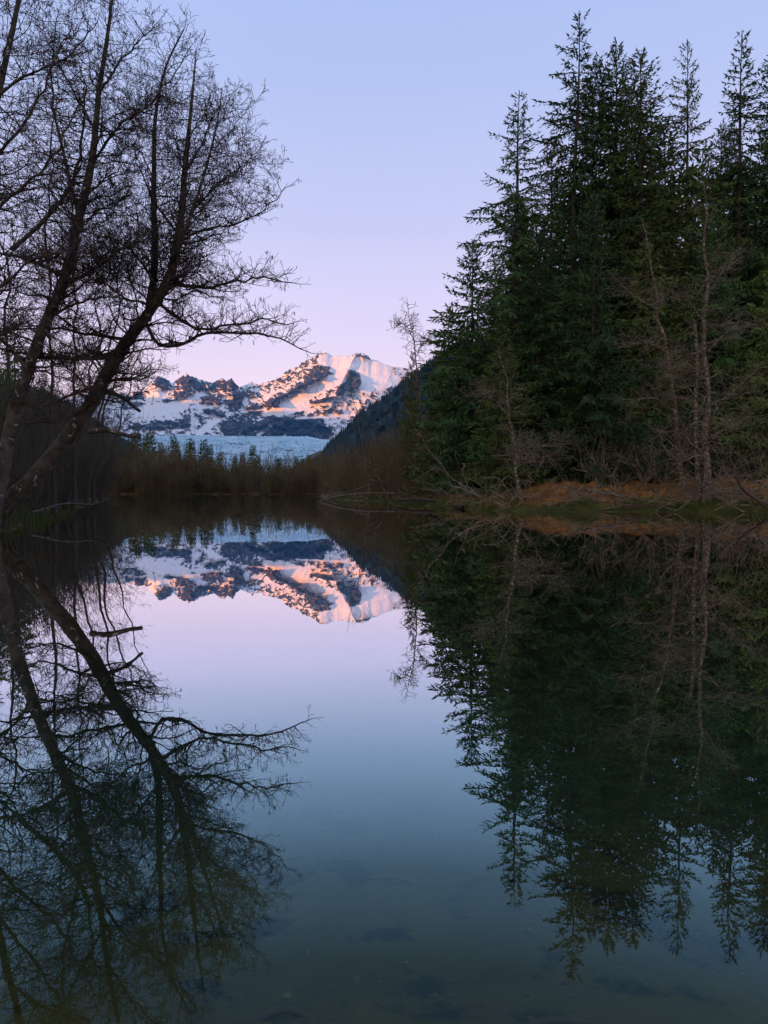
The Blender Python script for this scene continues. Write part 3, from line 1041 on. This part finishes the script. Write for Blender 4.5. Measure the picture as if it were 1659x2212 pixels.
# far shore: small young spruces over the brush
for i, (vx, vt) in enumerate([(282, 942), (300, 928), (312, 938), (327, 934), (349, 958), (374, 944), (384, 956), (407, 958), (416, 950), (437, 951), (450, 962), (472, 978),
                              (506, 985), (521, 978), (545, 964), (560, 984), (600, 990), (652, 992), (664, 984), (640, 988), (688, 990), (716, 985), (252, 965), (236, 958), (262, 955), (690, 1002)]):
    D = 150 + rng.uniform(-4, 14)
    spruce_at('small', vx, vt, D, rng.random() * 6, 'small young spruce rising out of the reddish brush on the far shore', 'young spruces on the far shore', wid=rng.uniform(.9, 1.25))

# ------------------------------------------------------------------ alders of the left bank
def alder(pts, r0, r1, D, label, limbs, auto, seed, forks=(), stubs=(), group='bare alders of the left bank', thick=1, lv=4, cat=.05, name='alder_tree',
          bark='alder_bark', twig='alder_twig', rmin=.0037, Lf=None, pb=(.95, 1.0, .85, .5), bias=(0.15, -.1, 0), f01=(.25, .98), step=(.11, .075, .055, .045, .04), nst=46, tp=.8, wob=0.0, rf=.24, k0=5, jit=.19, up=.03,
          spread=.95, lf=1.2, lmin=.08, limb_extra=.75):
    rg = random.Random(seed)
    W_ = vpath(pts, D)
    base = W_[0].copy()
    e = empty(name, base)
    tag(e, label, 'tree', group)
    path = smooth_path(W_ - base, nst)
    if wob:
        f_ = np.linspace(0, 1, nst)
        path = path + wob * np.stack([fbm(f_ * 7, f_ * 0 + seed, 3, seed), fbm(f_ * 7, f_ * 0 + seed + 5, 3, seed), 0 * f_], -1) * np.minimum(1, f_ * 6)[:, None]
    rad = r0 + (r1 - r0) * np.linspace(0, 1, nst) ** tp
    rad[:3] *= [1.5, 1.25, 1.08]
    g = Geo(); g.tube(path, rad, 10, .10, seed)
    o = dict(step=step, jit=jit, up=up, rmin=rmin, lv=lv, pb=pb, spread=spread, lmin=lmin, lf=lf, tips=[])
    out = []
    stems = [(path, rad)]
    for fp, fr0, fr1 in forks:
        p = smooth_path(vpath(fp, D, base), 26)
        r = fr0 + (fr1 - fr0) * np.linspace(0, 1, 26)
        g.tube(p, r, 7, .08, seed + 1)
        stems.append((p, r))
    g.build('trunk', M[bark], e)
    if Lf is None: Lf = lambda f: 1.8 * (1.15 - f)
    for k, (p, r) in enumerate(stems):
        n = auto if k == 0 else int(auto * .6)
        limbs_on(p, r, n, f01[0] if k == 0 else .08, f01[1], Lf, rg, o, out, bias=bias, rf=rf)
    for lp, lr in limbs:
        lg = Geo()
        p = smooth_path(vpath(lp, D, base), 18)
        p = p + .03 * np.array([[rg.gauss(0, 1) for _ in range(3)] for _ in range(18)]) * np.linspace(0, 1, 18)[:, None]
        r = lr * (1 - .8 * np.linspace(0, 1, 18)) + .003
        lg.tube(p, r, 6, .1, seed + 2)
        lg.build('branch', M[bark], e)
        Lt = float(np.linalg.norm(p[-1] - p[0]))
        limbs_on(p, r, int(8 + Lt * 13), .18, 1, lambda f: limb_extra * (1.25 - .45 * f), rg, o, out, bias=(0.2, 0, .1), elev=.3, rf=.5)
        grow(out, tuple(p[-1]), norm(tuple(p[-1] - p[-3])), .5, r[-1], 0, rg, o)
    for sp, sr in stubs:
        lg = Geo()
        p = smooth_path(vpath(sp, D, base), 9)
        lg.tube(p, np.linspace(sr, sr * .6, 9), 7, .2, seed + 3)
        lg.build('broken_branch', M[bark], e)
    A = np.array(out)
    print(name, len(A))
    cg = Geo()
    cg.segs(A[A[:, 8] <= 0][:, :8], k0); cg.segs(A[A[:, 8] > 0][:, :8], 3)
    cg.build('crown', M[twig], e)
    if cat: catkins(o['tips'], rg, cat, e)
    return e, o


alder([(-40, 1165, 18.5), (0, 1112, 18.3), (90, 1012, 18), (190, 882, 17.7), (250, 772, 17.5), (330, 662, 17.2), (366, 600, 17), (384, 520, 17), (400, 360, 17.2), (416, 200, 17.4), (424, 110, 17.5)],
      .22, .012, 17.5, 'big leaning alder with a mossy trunk and broken stubs over the water',
      [([(312, 690), (345, 745, 17.2), (400, 740, 17), (436, 722, 16.8), (480, 718, 16.6), (540, 722, 16.4), (592, 730, 16.2), (648, 752, 16)], .045),
       ([(345, 655), (384, 688, 16.9), (432, 712, 16.6), (500, 700, 16.4), (560, 690, 16.2), (620, 700, 16)], .04),
       ([(362, 612), (440, 620, 17), (520, 606, 16.8), (580, 596, 16.6), (625, 612, 16.5)], .04),
       ([(375, 560), (404, 512, 17.2), (460, 492, 17.4), (560, 462, 17.6), (606, 420, 17.6)], .035),
       ([(385, 520), (430, 440, 17.6), (490, 380, 17.8), (540, 345, 18)], .03),
       ([(398, 380), (440, 300, 17), (470, 235, 17)], .022),
       ([(250, 772), (200, 774, 17.2), (80, 770, 16.5), (-10, 752, 16)], .05),
       ([(262, 760), (172, 776, 18), (88, 796, 18.4)], .045),
       ([(285, 735), (192, 722, 17.2), (92, 708, 16.8), (-20, 718, 16.4)], .04),
       ([(345, 640), (300, 560, 16.8), (250, 520, 16.4), (170, 500, 16)], .035),
       ([(380, 500), (330, 430, 16.8), (290, 330, 16.6)], .03),
       ([(200, 868), (140, 905, 17.4), (60, 915, 17), (0, 910, 16.8)], .03),
       ([(225, 830), (160, 850, 17.2), (90, 880, 16.6), (0, 860, 16)], .03),
       ([(215, 860), (250, 868, 17.5), (282, 862, 17.3), (305, 845, 17.2)], .022)],
      92, 21,
      forks=[([(318, 690), (332, 600, 17.6), (332, 400, 17.8), (344, 200, 18), (360, 140, 18), (398, 62, 18)], .10, .014),
             ([(352, 630), (392, 520, 16.6), (440, 380, 16.6), (470, 260, 16.8), (480, 190, 17)], .055, .01)],
      stubs=[([(226, 842), (262, 858), (303, 889)], .055), ([(190, 932), (235, 930), (270, 940), (304, 944)], .07), ([(222, 848), (268, 828)], .02)],
      Lf=lambda f: 2.7 * (1.2 - f) + .25 if f > .5 else 1.4, bias=(.45, -.1, .1), f01=(.35, .99), cat=.06, tp=1.1)
alder([(-30, 1180, 16.5), (8, 1000, 16.5), (28, 900, 16.4), (60, 800, 16.3), (82, 737, 16.2), (140, 600, 16), (168, 480, 16), (196, 360, 16), (216, 180, 16), (232, 80, 16), (250, -80, 16)],
      .175, .02, 16.2, 'second alder with a stout pale-patched trunk, left of the big leaning one',
      [([(60, 800), (10, 740, 16), (-60, 700, 15.6)], .05), ([(140, 600), (60, 560, 15.6), (0, 548, 15.4), (-60, 560, 15.2)], .045),
       ([(24, 540, 15.6), (100, 472, 15.8), (160, 384, 16), (176, 300, 16.1), (186, 160, 16.2)], .05),
       ([(132, 620), (220, 570, 15.8), (300, 510, 15.6), (380, 470, 15.4)], .04),
       ([(170, 470), (132, 308, 15.6), (110, 200, 15.6), (120, 60, 15.6)], .035),
       ([(195, 360), (260, 270, 15.6), (330, 220, 15.4), (400, 120, 15.4)], .03),
       ([(215, 200), (270, 120, 15.8), (330, 60, 15.8)], .025),
       ([(100, 690), (180, 650, 15.8), (260, 640, 15.6)], .035),
       ([(205, 280), (150, 180, 16.4), (90, 60, 16.6)], .025)],
      84, 22, Lf=lambda f: 2.9 * (1.15 - f) + .5 if f > .4 else 1.5, bias=(.1, -.1, .05), f01=(.3, .99), cat=.07, tp=1.0)
alder([(-150, 1210, 13), (-120, 900, 13), (-70, 600, 13), (-30, 330, 13), (28, 60, 13), (60, -90, 13)],
      .16, .03, 13, 'near alder at the left edge of the picture, only its branches reaching in',
      [([(-60, 520), (24, 424, 12.8), (80, 380, 12.6), (132, 308, 12.4), (170, 230, 12.4)], .035),
       ([(-90, 680), (0, 620, 12.6), (70, 560, 12.4), (150, 540, 12.2)], .035),
       ([(-40, 380), (40, 280, 12.6), (90, 200, 12.6), (130, 90, 12.6)], .03),
       ([(-100, 800), (-20, 735, 12.8), (50, 700, 12.6), (120, 720, 12.4)], .03),
       ([(-20, 220), (60, 160, 12.8), (140, 130, 12.8), (200, 60, 12.8)], .025)],
      48, 23, Lf=lambda f: 1.5, bias=(.5, 0, 0), f01=(.4, .99), cat=.08, limb_extra=.7)
stems = [((118, 1110, 26), (112, 800, 26), (104, 560, 26), (112, 300, 26), (120, 150, 26)), ((160, 1105, 28), (160, 860, 28), (162, 600, 28), (150, 380, 28)),
         ((185, 1095, 32), (215, 900, 32), (240, 740, 32), (262, 600, 32), (275, 450, 32)), ((200, 1092, 34), (228, 900, 34), (262, 770, 34), (300, 650, 34), (320, 540, 34)),
         ((10, 1130, 22), (20, 850, 22), (10, 600, 22), (-10, 300, 22)),
         ((140, 1100, 30), (186, 880, 30), (210, 700, 30), (222, 520, 30)), ((215, 1085, 40), (255, 930, 40), (290, 800, 40), (330, 700, 40))]
for i, st_ in enumerate(stems):
    alder([st_[0], *st_[1:]], .07, .012, 28, 'slender bare alder stem among several behind the big leaning one', [], 30, 40 + i, Lf=lambda f: 1.9 * (1.15 - f) + .3, bias=(.1, 0, .5), f01=(.12, .99),
          cat=0, lv=3, rmin=.005, step=(.24, .16, .11), nst=24, k0=3, bark='alder_twig', wob=.22, group='slender alders behind the leaning one')

# ------------------------------------------------------------------ bare pale trees of the right bank
GB = 'pale bare trees of the right bank'
PB = dict(bark='pale_bark', twig='pale_twig', group=GB, cat=0, name='birch_tree', lv=3, rmin=.0048, step=(.26, .18, .13, .1), nst=36, k0=4, lmin=.15, limb_extra=1.3, up=.0, jit=.26, wob=.13)
alder([(1527, 1098), (1526, 960), (1528, 850), (1520, 750), (1528, 600), (1524, 500), (1518, 390)], .17, .02, 33.5,
      'tall birch with twin white-barked stems at the water edge',
      [([(1527, 760), (1570, 720), (1620, 706), (1670, 700)], .035), ([(1522, 700), (1470, 640), (1420, 655)], .03), ([(1526, 880), (1580, 850), (1640, 790)], .035),
       ([(1524, 640), (1560, 590), (1600, 540)], .03), ([(1505, 860), (1450, 800), (1400, 790)], .03), ([(1526, 950), (1580, 930), (1615, 880)], .03)],
      58, 61, forks=[([(1514, 1095, 33.7), (1504, 960, 33.7), (1503, 850, 33.7), (1506, 760, 33.7), (1500, 690, 33.7)], .12, .06)], Lf=lambda f: 2.3 * (1.1 - f) + .5, f01=(.15, .98), **PB)
alder([(1492, 1096), (1470, 1010), (1460, 900), (1440, 760), (1420, 660), (1405, 560), (1388, 470)], .13, .02, 34.5,
      'thinner birch leaning left beside the twin-stemmed one',
      [([(1440, 760), (1390, 740), (1340, 750)], .03), ([(1460, 880), (1400, 860), (1350, 880)], .03), ([(1422, 670), (1370, 640), (1330, 600)], .03), ([(1450, 830), (1480, 780), (1510, 760)], .025)],
      54, 62, Lf=lambda f: 2.2 * (1.1 - f) + .5, f01=(.15, .98), **PB)
alder([(1132, 1102), (1118, 1050), (1112, 970), (1098, 890), (1092, 810), (1078, 750)], .10, .015, 35,
      'small bare birch with pale limbs reaching right, left of the mossy log',
      [([(1112, 975), (1160, 965), (1245, 960)], .03), ([(1114, 1000), (1160, 998), (1190, 990)], .025), ([(1102, 900), (1040, 850), (1000, 860)], .025), ([(1100, 940), (1140, 985), (1180, 988)], .02)],
      48, 63, Lf=lambda f: 1.9 * (1.15 - f) + .4, f01=(.2, .98), **PB)
PW = dict(PB); PW.update(bark='warm_bark', twig='brush_twig')
alder([(905, 1068), (906, 960), (902, 870), (897, 780), (893, 720), (884, 690), (878, 642)], .13, .015, 60,
      'slender reddish birch with a thin leafless top against the pink sky', [([(897, 740), (870, 700), (845, 710)], .03), ([(899, 770), (915, 740), (928, 730)], .025)],
      46, 64, Lf=lambda f: 2.4 * (1.1 - f) + .6, f01=(.3, .98), **dict(PW, rmin=.011))
alder([(800, 1072), (788, 990), (772, 900), (757, 840), (749, 795)], .07, .012, 66, 'thin tilted dead stick of a tree crossing the snowy mountain', [], 10, 65, Lf=lambda f: 1.0, f01=(.2, .98),
      **dict(PB, lv=1))
for i, (pts, r_, D_, lab) in enumerate([
        ([(1072, 1098), (990, 1042), (940, 992), (905, 935), (868, 872)], .07, 38, 'long pale dead trunk leaning left out of the bank over the roots'),
        ([(842, 1084), (820, 1040), (802, 1000), (790, 960)], .07, 58, 'short white dead trunk tilted left at the tip of the grassy point'),
        ([(938, 1092), (905, 1040), (880, 990), (850, 960), (800, 945)], .05, 52, 'crooked grey dead branch arching left over the grassy point'),
        ([(1300, 1062), (1292, 1000), (1300, 940), (1330, 900)], .05, 40, 'grey twiggy snag standing alone on the bank between the two birches')]):
    alder(pts, r_, .012, D_, lab, [], 18, 70 + i, Lf=lambda f: 1.5 * (1.1 - f) + .4, f01=(.25, .98), **dict(PB, group='dead leaning trunks at the right bank', name='dead_tree', lv=2, rmin=.008))
for i, (vx, D_, h) in enumerate([(1290, 39, 3.4), (1340, 40, 4.6), (1390, 38.5, 4), (1430, 39, 5), (1570, 39, 3.6), (1630, 38, 4)]):
    x0 = P(float(vx), 1000., float(D_))[0]
    rg = random.Random(300 + i); out = []
    o = dict(step=(.26, .18, .14), jit=.2, up=.02, rmin=.008, lv=2, pb=(.6, .5), spread=1.0, lmin=.2, tips=[])
    for k in range(13):
        a = rg.random() * 6.28
        grow(out, (0, 0, 0), norm((cos(a) * .55, sin(a) * .55, 1)), h * rg.uniform(.5, 1), .028, 0, rg, o)
    g = Geo(); A = np.array(out); g.segs(A[:, :8], 4); e = g.build('bare_shrub', M['pale_twig']); e.location = (x0, D_, gz(x0, D_) - .05)
    tag(e, 'tangled grey leafless shrub standing on the orange bank under the spruces', 'shrub', 'grey leafless shrubs on the right bank')


# logs
def log(name, pts, r, D, label, matk, seed, group=None, snags=5):
    w = vpath(pts, D)
    base = w[0].copy()
    p = smooth_path(w - base, 16)
    g = Geo(); rad = r * (1 - .35 * np.linspace(0, 1, 16)); rad[0] *= .6; rad[-1] *= .5
    g.tube(p, rad, 9, .16, seed)
    rg = random.Random(seed)
    for _ in range(snags):
        i = rg.randint(2, 13); d = norm((rg.gauss(0, .6), rg.gauss(0, .6), 1)); l = r * rg.uniform(2.5, 8)
        q = p[i]; g.tube([q, q + np.array(d) * l * .5, q + np.array(d) * l + np.array([rg.gauss(0, .1), 0, 0])], [r * .25, r * .2, r * .08], 5)
    o = g.build(name, M[matk])
    o.location = tuple(base)
    tag(o, label, 'log', group)
    return o


log('fallen_log', [(1292, 1104, 34.2), (1350, 1099, 34), (1420, 1098, 33.8), (1462, 1100, 33.8)], .20, 34, 'thick dark rotten log lying at the waterline', 'rotten_wood', 1, snags=1)
log('fallen_branch', [(690, 1083, 62), (745, 1070, 60), (800, 1066, 58), (868, 1066, 57)], .09, 60, 'long pale fallen trunk lying out over the water at the tip of the point', 'pale_bark', 2, snags=9)
log('fallen_branch', [(1225, 1050, 37), (1330, 1070, 36), (1400, 1080, 35.5), (1480, 1086, 35)], .07, 36, 'long pale fallen branch sloping down across the orange bank', 'pale_bark', 3, snags=9)
log('fallen_log', [(1530, 1052, 37), (1600, 1046, 37.5), (1690, 1030, 38)], .10, 37, 'grey fallen log resting on the orange bank right of the birches', 'pale_bark', 4, snags=4)
log('fallen_branch', [(1680, 1112, 30), (1640, 1085, 31), (1600, 1050, 32), (1585, 1015, 32.5)], .06, 31, 'dark crooked fallen branch dipping into the water at the right edge', 'rotten_wood', 5, snags=8)
log('fallen_branch', [(1540, 1070, 35.5), (1590, 1085, 34.5), (1640, 1100, 33)], .035, 34, 'thin pale stick lying down the bank right of the birches', 'pale_bark', 6, snags=5)
log('fallen_log', [(1000, 1095, 38), (940, 1082, 44), (880, 1078, 48), (850, 1082, 50)], .12, 45, 'dark log among the roots along the grassy point', 'rotten_wood', 7, snags=10)
log('fallen_branch', [(700, 1075, 68), (760, 1060, 66), (820, 1040, 64)], .05, 66, 'thin pale fallen branch rising from the water behind the long trunk', 'pale_bark', 8, snags=8)
log('fallen_branch', [(60, 1110, 22), (150, 1088, 23), (205, 1090, 23), (240, 1078, 23)], .045, 22, 'dark forked branch lying over the water under the leaning alder', 'alder_bark', 9, snags=10)


# ------------------------------------------------------------------ brush and grasses
def brush(name, spots, label, matk, seed, nstem=(14, 24), lv=1, rmin=.012, step=.5, group=None, up=.06):
    rg = random.Random(seed); out = []
    o = dict(step=(step, step * .7, step * .5), jit=.13, up=up, rmin=rmin, lv=lv, pb=(.55, .45), spread=.8, lmin=.3, tips=[])
    for x, y, h in spots:
        z = gz(x, y) - .1
        for k in range(rg.randint(*nstem)):
            a = rg.random() * 6.28; s = rg.random() * .9
            grow(out, (x + cos(a) * s, y + sin(a) * s, z), norm((cos(a) * .28, sin(a) * .28, 1)), h * rg.uniform(.45, 1.08), rmin * 2.0, 0, rg, o)
    g = Geo(); g.segs(np.array(out)[:, :8], 3)
    ob = g.build(name, M[matk])
    tag(ob, label, 'brush', kind='stuff')
    return len(out)


rg = random.Random(99)
spots = []
for k in range(620):
    vx = rg.uniform(120, 740); D = 138.5 + 34 * rg.random() ** 1.6 if vx > 300 else rg.uniform(105, 165)
    p = P(vx, 1000., D)
    if shore_sd(p[0], D) < .05: continue
    ht = np.interp(vx, [120, 260, 330, 420, 520, 600, 700, 740], [10, 9.6, 8.4, 7.2, 6.5, 6.2, 7.2, 8.6])
    spots.append((p[0], D, ht * rg.uniform(.55, 1.05) * (1 + .45 * float(fbm(np.array([vx / 16.]), np.array([D / 9.]), 3, 5)[0]))))
n1 = brush('far_thicket', spots, 'dense reddish brown leafless brush all along the far shore', 'brush_twig', 1, rmin=.018, step=.7, nstem=(16, 26))
for i, (vx, vt) in enumerate([(395, 952), (405, 945), (478, 962), (488, 955), (498, 970), (560, 975), (576, 952), (590, 962), (612, 968), (622, 975), (628, 985), (676, 975), (640, 972), (700, 972), (520, 985), (440, 975), (350, 975), (245, 945)]):
    D = 152.; p = P(float(vx), float(vt), D); z = gz(p[0], D)
    e = empty('bare_sapling', (p[0], D, z))
    tag(e, 'thin leafless sapling standing above the brush of the far shore', 'tree', 'leafless saplings on the far shore')
    out = []; o = dict(step=(.6, .5, .4), jit=.09, up=.08, rmin=.022, lv=2, pb=(1.2, .7), spread=.7, lmin=.3, lf=.55, tips=[])
    grow(out, (0, 0, 0), (0, 0, 1), p[2] - z, .06, 0, rg, o)
    grow(out, (.3, 0, 0), (0.05, 0, 1), (p[2] - z) * .85, .05, 0, rg, o)
    A = np.array(out)
    g = Geo(); g.segs(A[A[:, 8] == 0][:, :8], 4); g.build('trunk', M['warm_bark'], e)
    if (A[:, 8] > 0).any():
        g = Geo(); g.segs(A[A[:, 8] > 0][:, :8], 3); g.build('crown', M['brush_twig'], e)
spots = []
for k in range(520):
    vx = rg.uniform(690, 1010)
    D = rg.uniform(50, 115)
    p = P(vx, 1000., D); sd = float(shore_sd(p[0], D))
    if sd < .6 or sd > 26: continue
    top = np.interp(vx, [690, 740, 800, 850, 900, 1010], [1002, 988, 965, 940, 905, 890])
    h = (P(vx, top, D)[2]) * rg.uniform(.55, 1.1)
    spots.append((p[0], D, min(h, 7)))
n2 = brush('shore_thicket', spots, 'tangled brown leafless brush behind the grassy point on the right', 'brush_twig', 2, rmin=.012, step=.5, nstem=(10, 18))
spots = []
for k in range(420):
    t_ = rg.random()
    Y = 17 + 80 * t_ ** 1.3; X = np.interp(Y, [18, 22, 38, 60, 86, 112], [-8.9, -10.3, -15.5, -22.5, -31, -45]) - rg.random() ** 1.3 * (5 + Y * .12) + .3
    if shore_sd(X, Y) < .15: continue
    vx_ = 829.5 + F * X / Y
    h_ = 1 + Y * (1056 - np.interp(vx_, [0, 150, 230, 300], [835, 880, 940, 985])) / F
    spots.append((X, Y, min(h_, 9) * rg.uniform(.5, 1.0) * (1 + .5 * float(fbm(np.array([X / 3.]), np.array([Y / 5.]), 3, 8)[0]))))
n3 = brush('bank_thicket', spots, 'dark leafless brush crowding the left bank under the alders', 'bank_twig', 3, rmin=.008, step=.3, nstem=(16, 26))
# low brush overhanging the left waterline
print('brush segs', n1, n2, n3)


def grass(name, spots, matk, label, seed, n=14, hl=(.12, .35)):
    rng_ = np.random.default_rng(seed)
    S_ = np.array(spots)
    P0 = np.repeat(S_, n, 0); m = len(P0)
    P0 = P0 + np.stack([rng_.normal(0, .12, m), rng_.normal(0, .12, m), np.zeros(m) - .03], -1)
    a = rng_.random(m) * 2 * pi; h = rng_.uniform(*hl, m); ln = rng_.uniform(.1, .8, m) * h
    w = .006 + .004 * rng_.random(m)
    dx, dy = np.cos(a), np.sin(a)
    b0 = P0 + np.stack([-dy * w, dx * w, 0 * w], -1); b1 = P0 - np.stack([-dy * w, dx * w, 0 * w], -1)
    mid = P0 + np.stack([dx * ln * .35, dy * ln * .35, h * .7], -1)
    m0 = mid + np.stack([-dy * w, dx * w, 0 * w], -1) * .7; m1 = mid - np.stack([-dy * w, dx * w, 0 * w], -1) * .7
    tip = P0 + np.stack([dx * ln, dy * ln, h * (1 - .2 * rng_.random(m))], -1)
    v = np.stack([b0, b1, m1, m0, tip], 1).reshape(-1, 3)
    o = np.arange(m)[:, None] * 5
    me = mesh_np(name, v, (o + [0, 1, 2, 3]), (o + [3, 2, 4]))
    tag(link(name, me, M[matk]), label, 'grass', kind='stuff')


rng_ = np.random.default_rng(8)
X = rng_.uniform(-6, 24, 30000); Y = rng_.uniform(30, 75, 30000)
Z, sd = ground_z(X, Y)
vis = np.abs(X / Y) < .56
cl = fbm(X / 1.8, Y / 1.8, 3, 6)
k = vis & (sd > .02) & (sd < 1.7) & (cl > .0)
grass('shore_grass', np.stack([X, Y, Z], -1)[k], 'grass_green', 'short green grass and moss fringing the right waterline', 1, n=16)
k = vis & (sd > .3) & (sd < 9) & (cl < .1) & (rng_.random(len(X)) < .3)
grass('dry_grass', np.stack([X, Y, Z], -1)[k], 'grass_dry', 'dry rust-coloured grass and litter on the right bank', 2, n=12, hl=(.08, .36))
X = rng_.uniform(-16, -7, 4000); Y = rng_.uniform(12, 36, 4000)
Z, sd = ground_z(X, Y)
k = (sd > .0) & (sd < 1.8)
grass('bank_grass', np.stack([X, Y, Z], -1)[k], 'grass_green', 'dim green grass at the foot of the leaning alder', 3, n=14, hl=(.15, .4))

# ------------------------------------------------------------------ lake bed litter
def bed_stones():
    r_ = np.random.default_rng(4)
    n = 3000
    y = 1.1 + 8 * r_.random(n) ** 1.4; x = r_.uniform(-.62, .62, n) * (y + .3)
    cl = fbm(x / .55, y / .55, 3, 15)
    k = cl > .05
    x, y = x[k], y[k]; n = len(x)
    z = ground_z(x, y)[0]
    s = .004 + .016 * r_.random(n) ** 3
    ico = np.array([(0, 0, 1), (.89, 0, .45), (.28, .85, .45), (-.72, .53, .45), (-.72, -.53, .45), (.28, -.85, .45), (.72, .53, -.45), (-.28, .85, -.45), (-.89, 0, -.45),
                    (-.28, -.85, -.45), (.72, -.53, -.45), (0, 0, -1)])
    f = [(0, 1, 2), (0, 2, 3), (0, 3, 4), (0, 4, 5), (0, 5, 1), (1, 6, 2), (2, 7, 3), (3, 8, 4), (4, 9, 5), (5, 10, 1), (6, 7, 2), (7, 8, 3), (8, 9, 4), (9, 10, 5), (10, 6, 1),
         (11, 7, 6), (11, 8, 7), (11, 9, 8), (11, 10, 9), (11, 6, 10)]
    sc3 = np.stack([s * r_.uniform(.7, 1.4, n), s * r_.uniform(.7, 1.4, n), s * .5], -1)
    v = ico[None] * sc3[:, None] * r_.uniform(.8, 1.2, (n, 12, 1)) + np.stack([x, y, z], -1)[:, None]
    tr = (np.array(f)[None] + (np.arange(n) * 12)[:, None, None]).reshape(-1, 3)
    me = mesh_np('pebbles', v, None, tr, smooth=True)
    m, t, b = mat('pebble')
    c = ramp_(t, noise(t, 14, 2), [(.3, (.03, .027, .02)), (.55, (.06, .052, .036)), (.75, (.13, .11, .08))])
    t.links.new(c, b.inputs['Base Color'])
    tag(link('pebbles', me, m), 'small pale pebbles scattered over the dark lake bed in the shallows', 'pebbles', kind='stuff')


bed_stones()
for i, (vx, vy, l, a) in enumerate([(1150, 2105, .42, .15), (600, 2020, .25, -.2)]):
    dep = math.atan((vy - 1106) / F) + PITCH; D = (CAMZ + .35) / math.tan(dep)
    x0 = (vx - 829.5) / F * (D / cos(PITCH)) * 1.02
    z0 = gz(x0, D) + .012
    g = Geo(); t_ = np.linspace(-.5, .5, 9)
    g.tube(np.stack([t_ * l * cos(a), t_ * l * sin(a) + .03 * np.sin(t_ * 7), .01 * np.cos(t_ * 9)], -1), .012 * (1 - .5 * np.abs(t_)), 6, .2, i)
    o = g.build('sunken_stick', M['alder_twig']); o.location = (x0, D, z0)
    tag(o, ['longer dark curved stick lying on the lake bed in the right foreground', 'shorter dark stick lying on the lake bed below the alder reflection'][i], 'stick')


# brushwood lying along the right waterline
def brushwood():
    r_ = random.Random(77); out = []
    o = dict(step=(.22, .16, .12), jit=.16, up=.0, rmin=.009, lv=2, pb=(.6, .4), spread=1.0, lmin=.2, tips=[])
    for k in range(190):
        vx = r_.choice([r_.uniform(700, 1130), r_.uniform(1200, 1540), r_.uniform(1560, 1680)])
        D0 = np.interp(vx, [700, 770, 860, 1000, 1060, 1659], [76, 66, 56, 40, 35, 32]) + r_.uniform(-.4, 3.5) * (1 if vx > 1000 else 1.6)
        p = P(vx, 1000., D0); z = max(gz(p[0], D0), 0) + .04
        a = r_.uniform(-.6, .6) + (pi if r_.random() < .6 else 0)
        grow(out, (p[0], D0, z), norm((cos(a), sin(a) * .8, r_.uniform(.02, .55))), r_.uniform(.8, 3.0), r_.uniform(.012, .035), 0, r_, o)
    A = np.array(out)
    A[:, 2] = np.maximum(A[:, 2], .01); A[:, 5] = np.maximum(A[:, 5], .01)
    g = Geo(); g.segs(A[:, :8], 4)
    tag(g.build('brushwood', M['pale_twig']), 'tangle of broken pale branches and roots littering the right waterline', 'brushwood', kind='stuff')


brushwood()

ORD = ['leftmost', 'second', 'third', 'fourth', 'fifth', 'sixth', 'seventh', 'eighth', 'ninth', 'tenth', 'eleventh', 'twelfth', 'thirteenth', 'fourteenth',
       'fifteenth', 'sixteenth', 'seventeenth', 'eighteenth', 'nineteenth', 'twentieth']
for grp, text, most in (('slender alders behind the leaning one', 'slender bare alder stem behind the big leaning one', 20),
                  ('grey leafless shrubs on the right bank', 'tangled grey leafless shrub on the orange bank under the spruces', 20),
                  ('leafless saplings on the far shore', 'thin leafless sapling above the far brush', 20),
                  ('spruces behind the alders', 'dark spruce in the gloom behind the left alders', 20),
                  ('young spruces on the far shore', 'small young spruce above the far brush', 40)):
    mem = [o for o in COL.objects if o.get('group') == grp]
    mem.sort(key=lambda o: o.location.x / max(o.location.y, 1))
    n = len(mem)
    for i, o in enumerate(mem):
        if i < (n + 1) // 2:
            w_ = 'leftmost of the row' if i == 0 else ORD[i] + ' from the left'
        else:
            j = n - 1 - i
            w_ = 'rightmost of the row' if j == 0 else ORD[j] + ' from the right'
        o['label'] = text + ', ' + w_
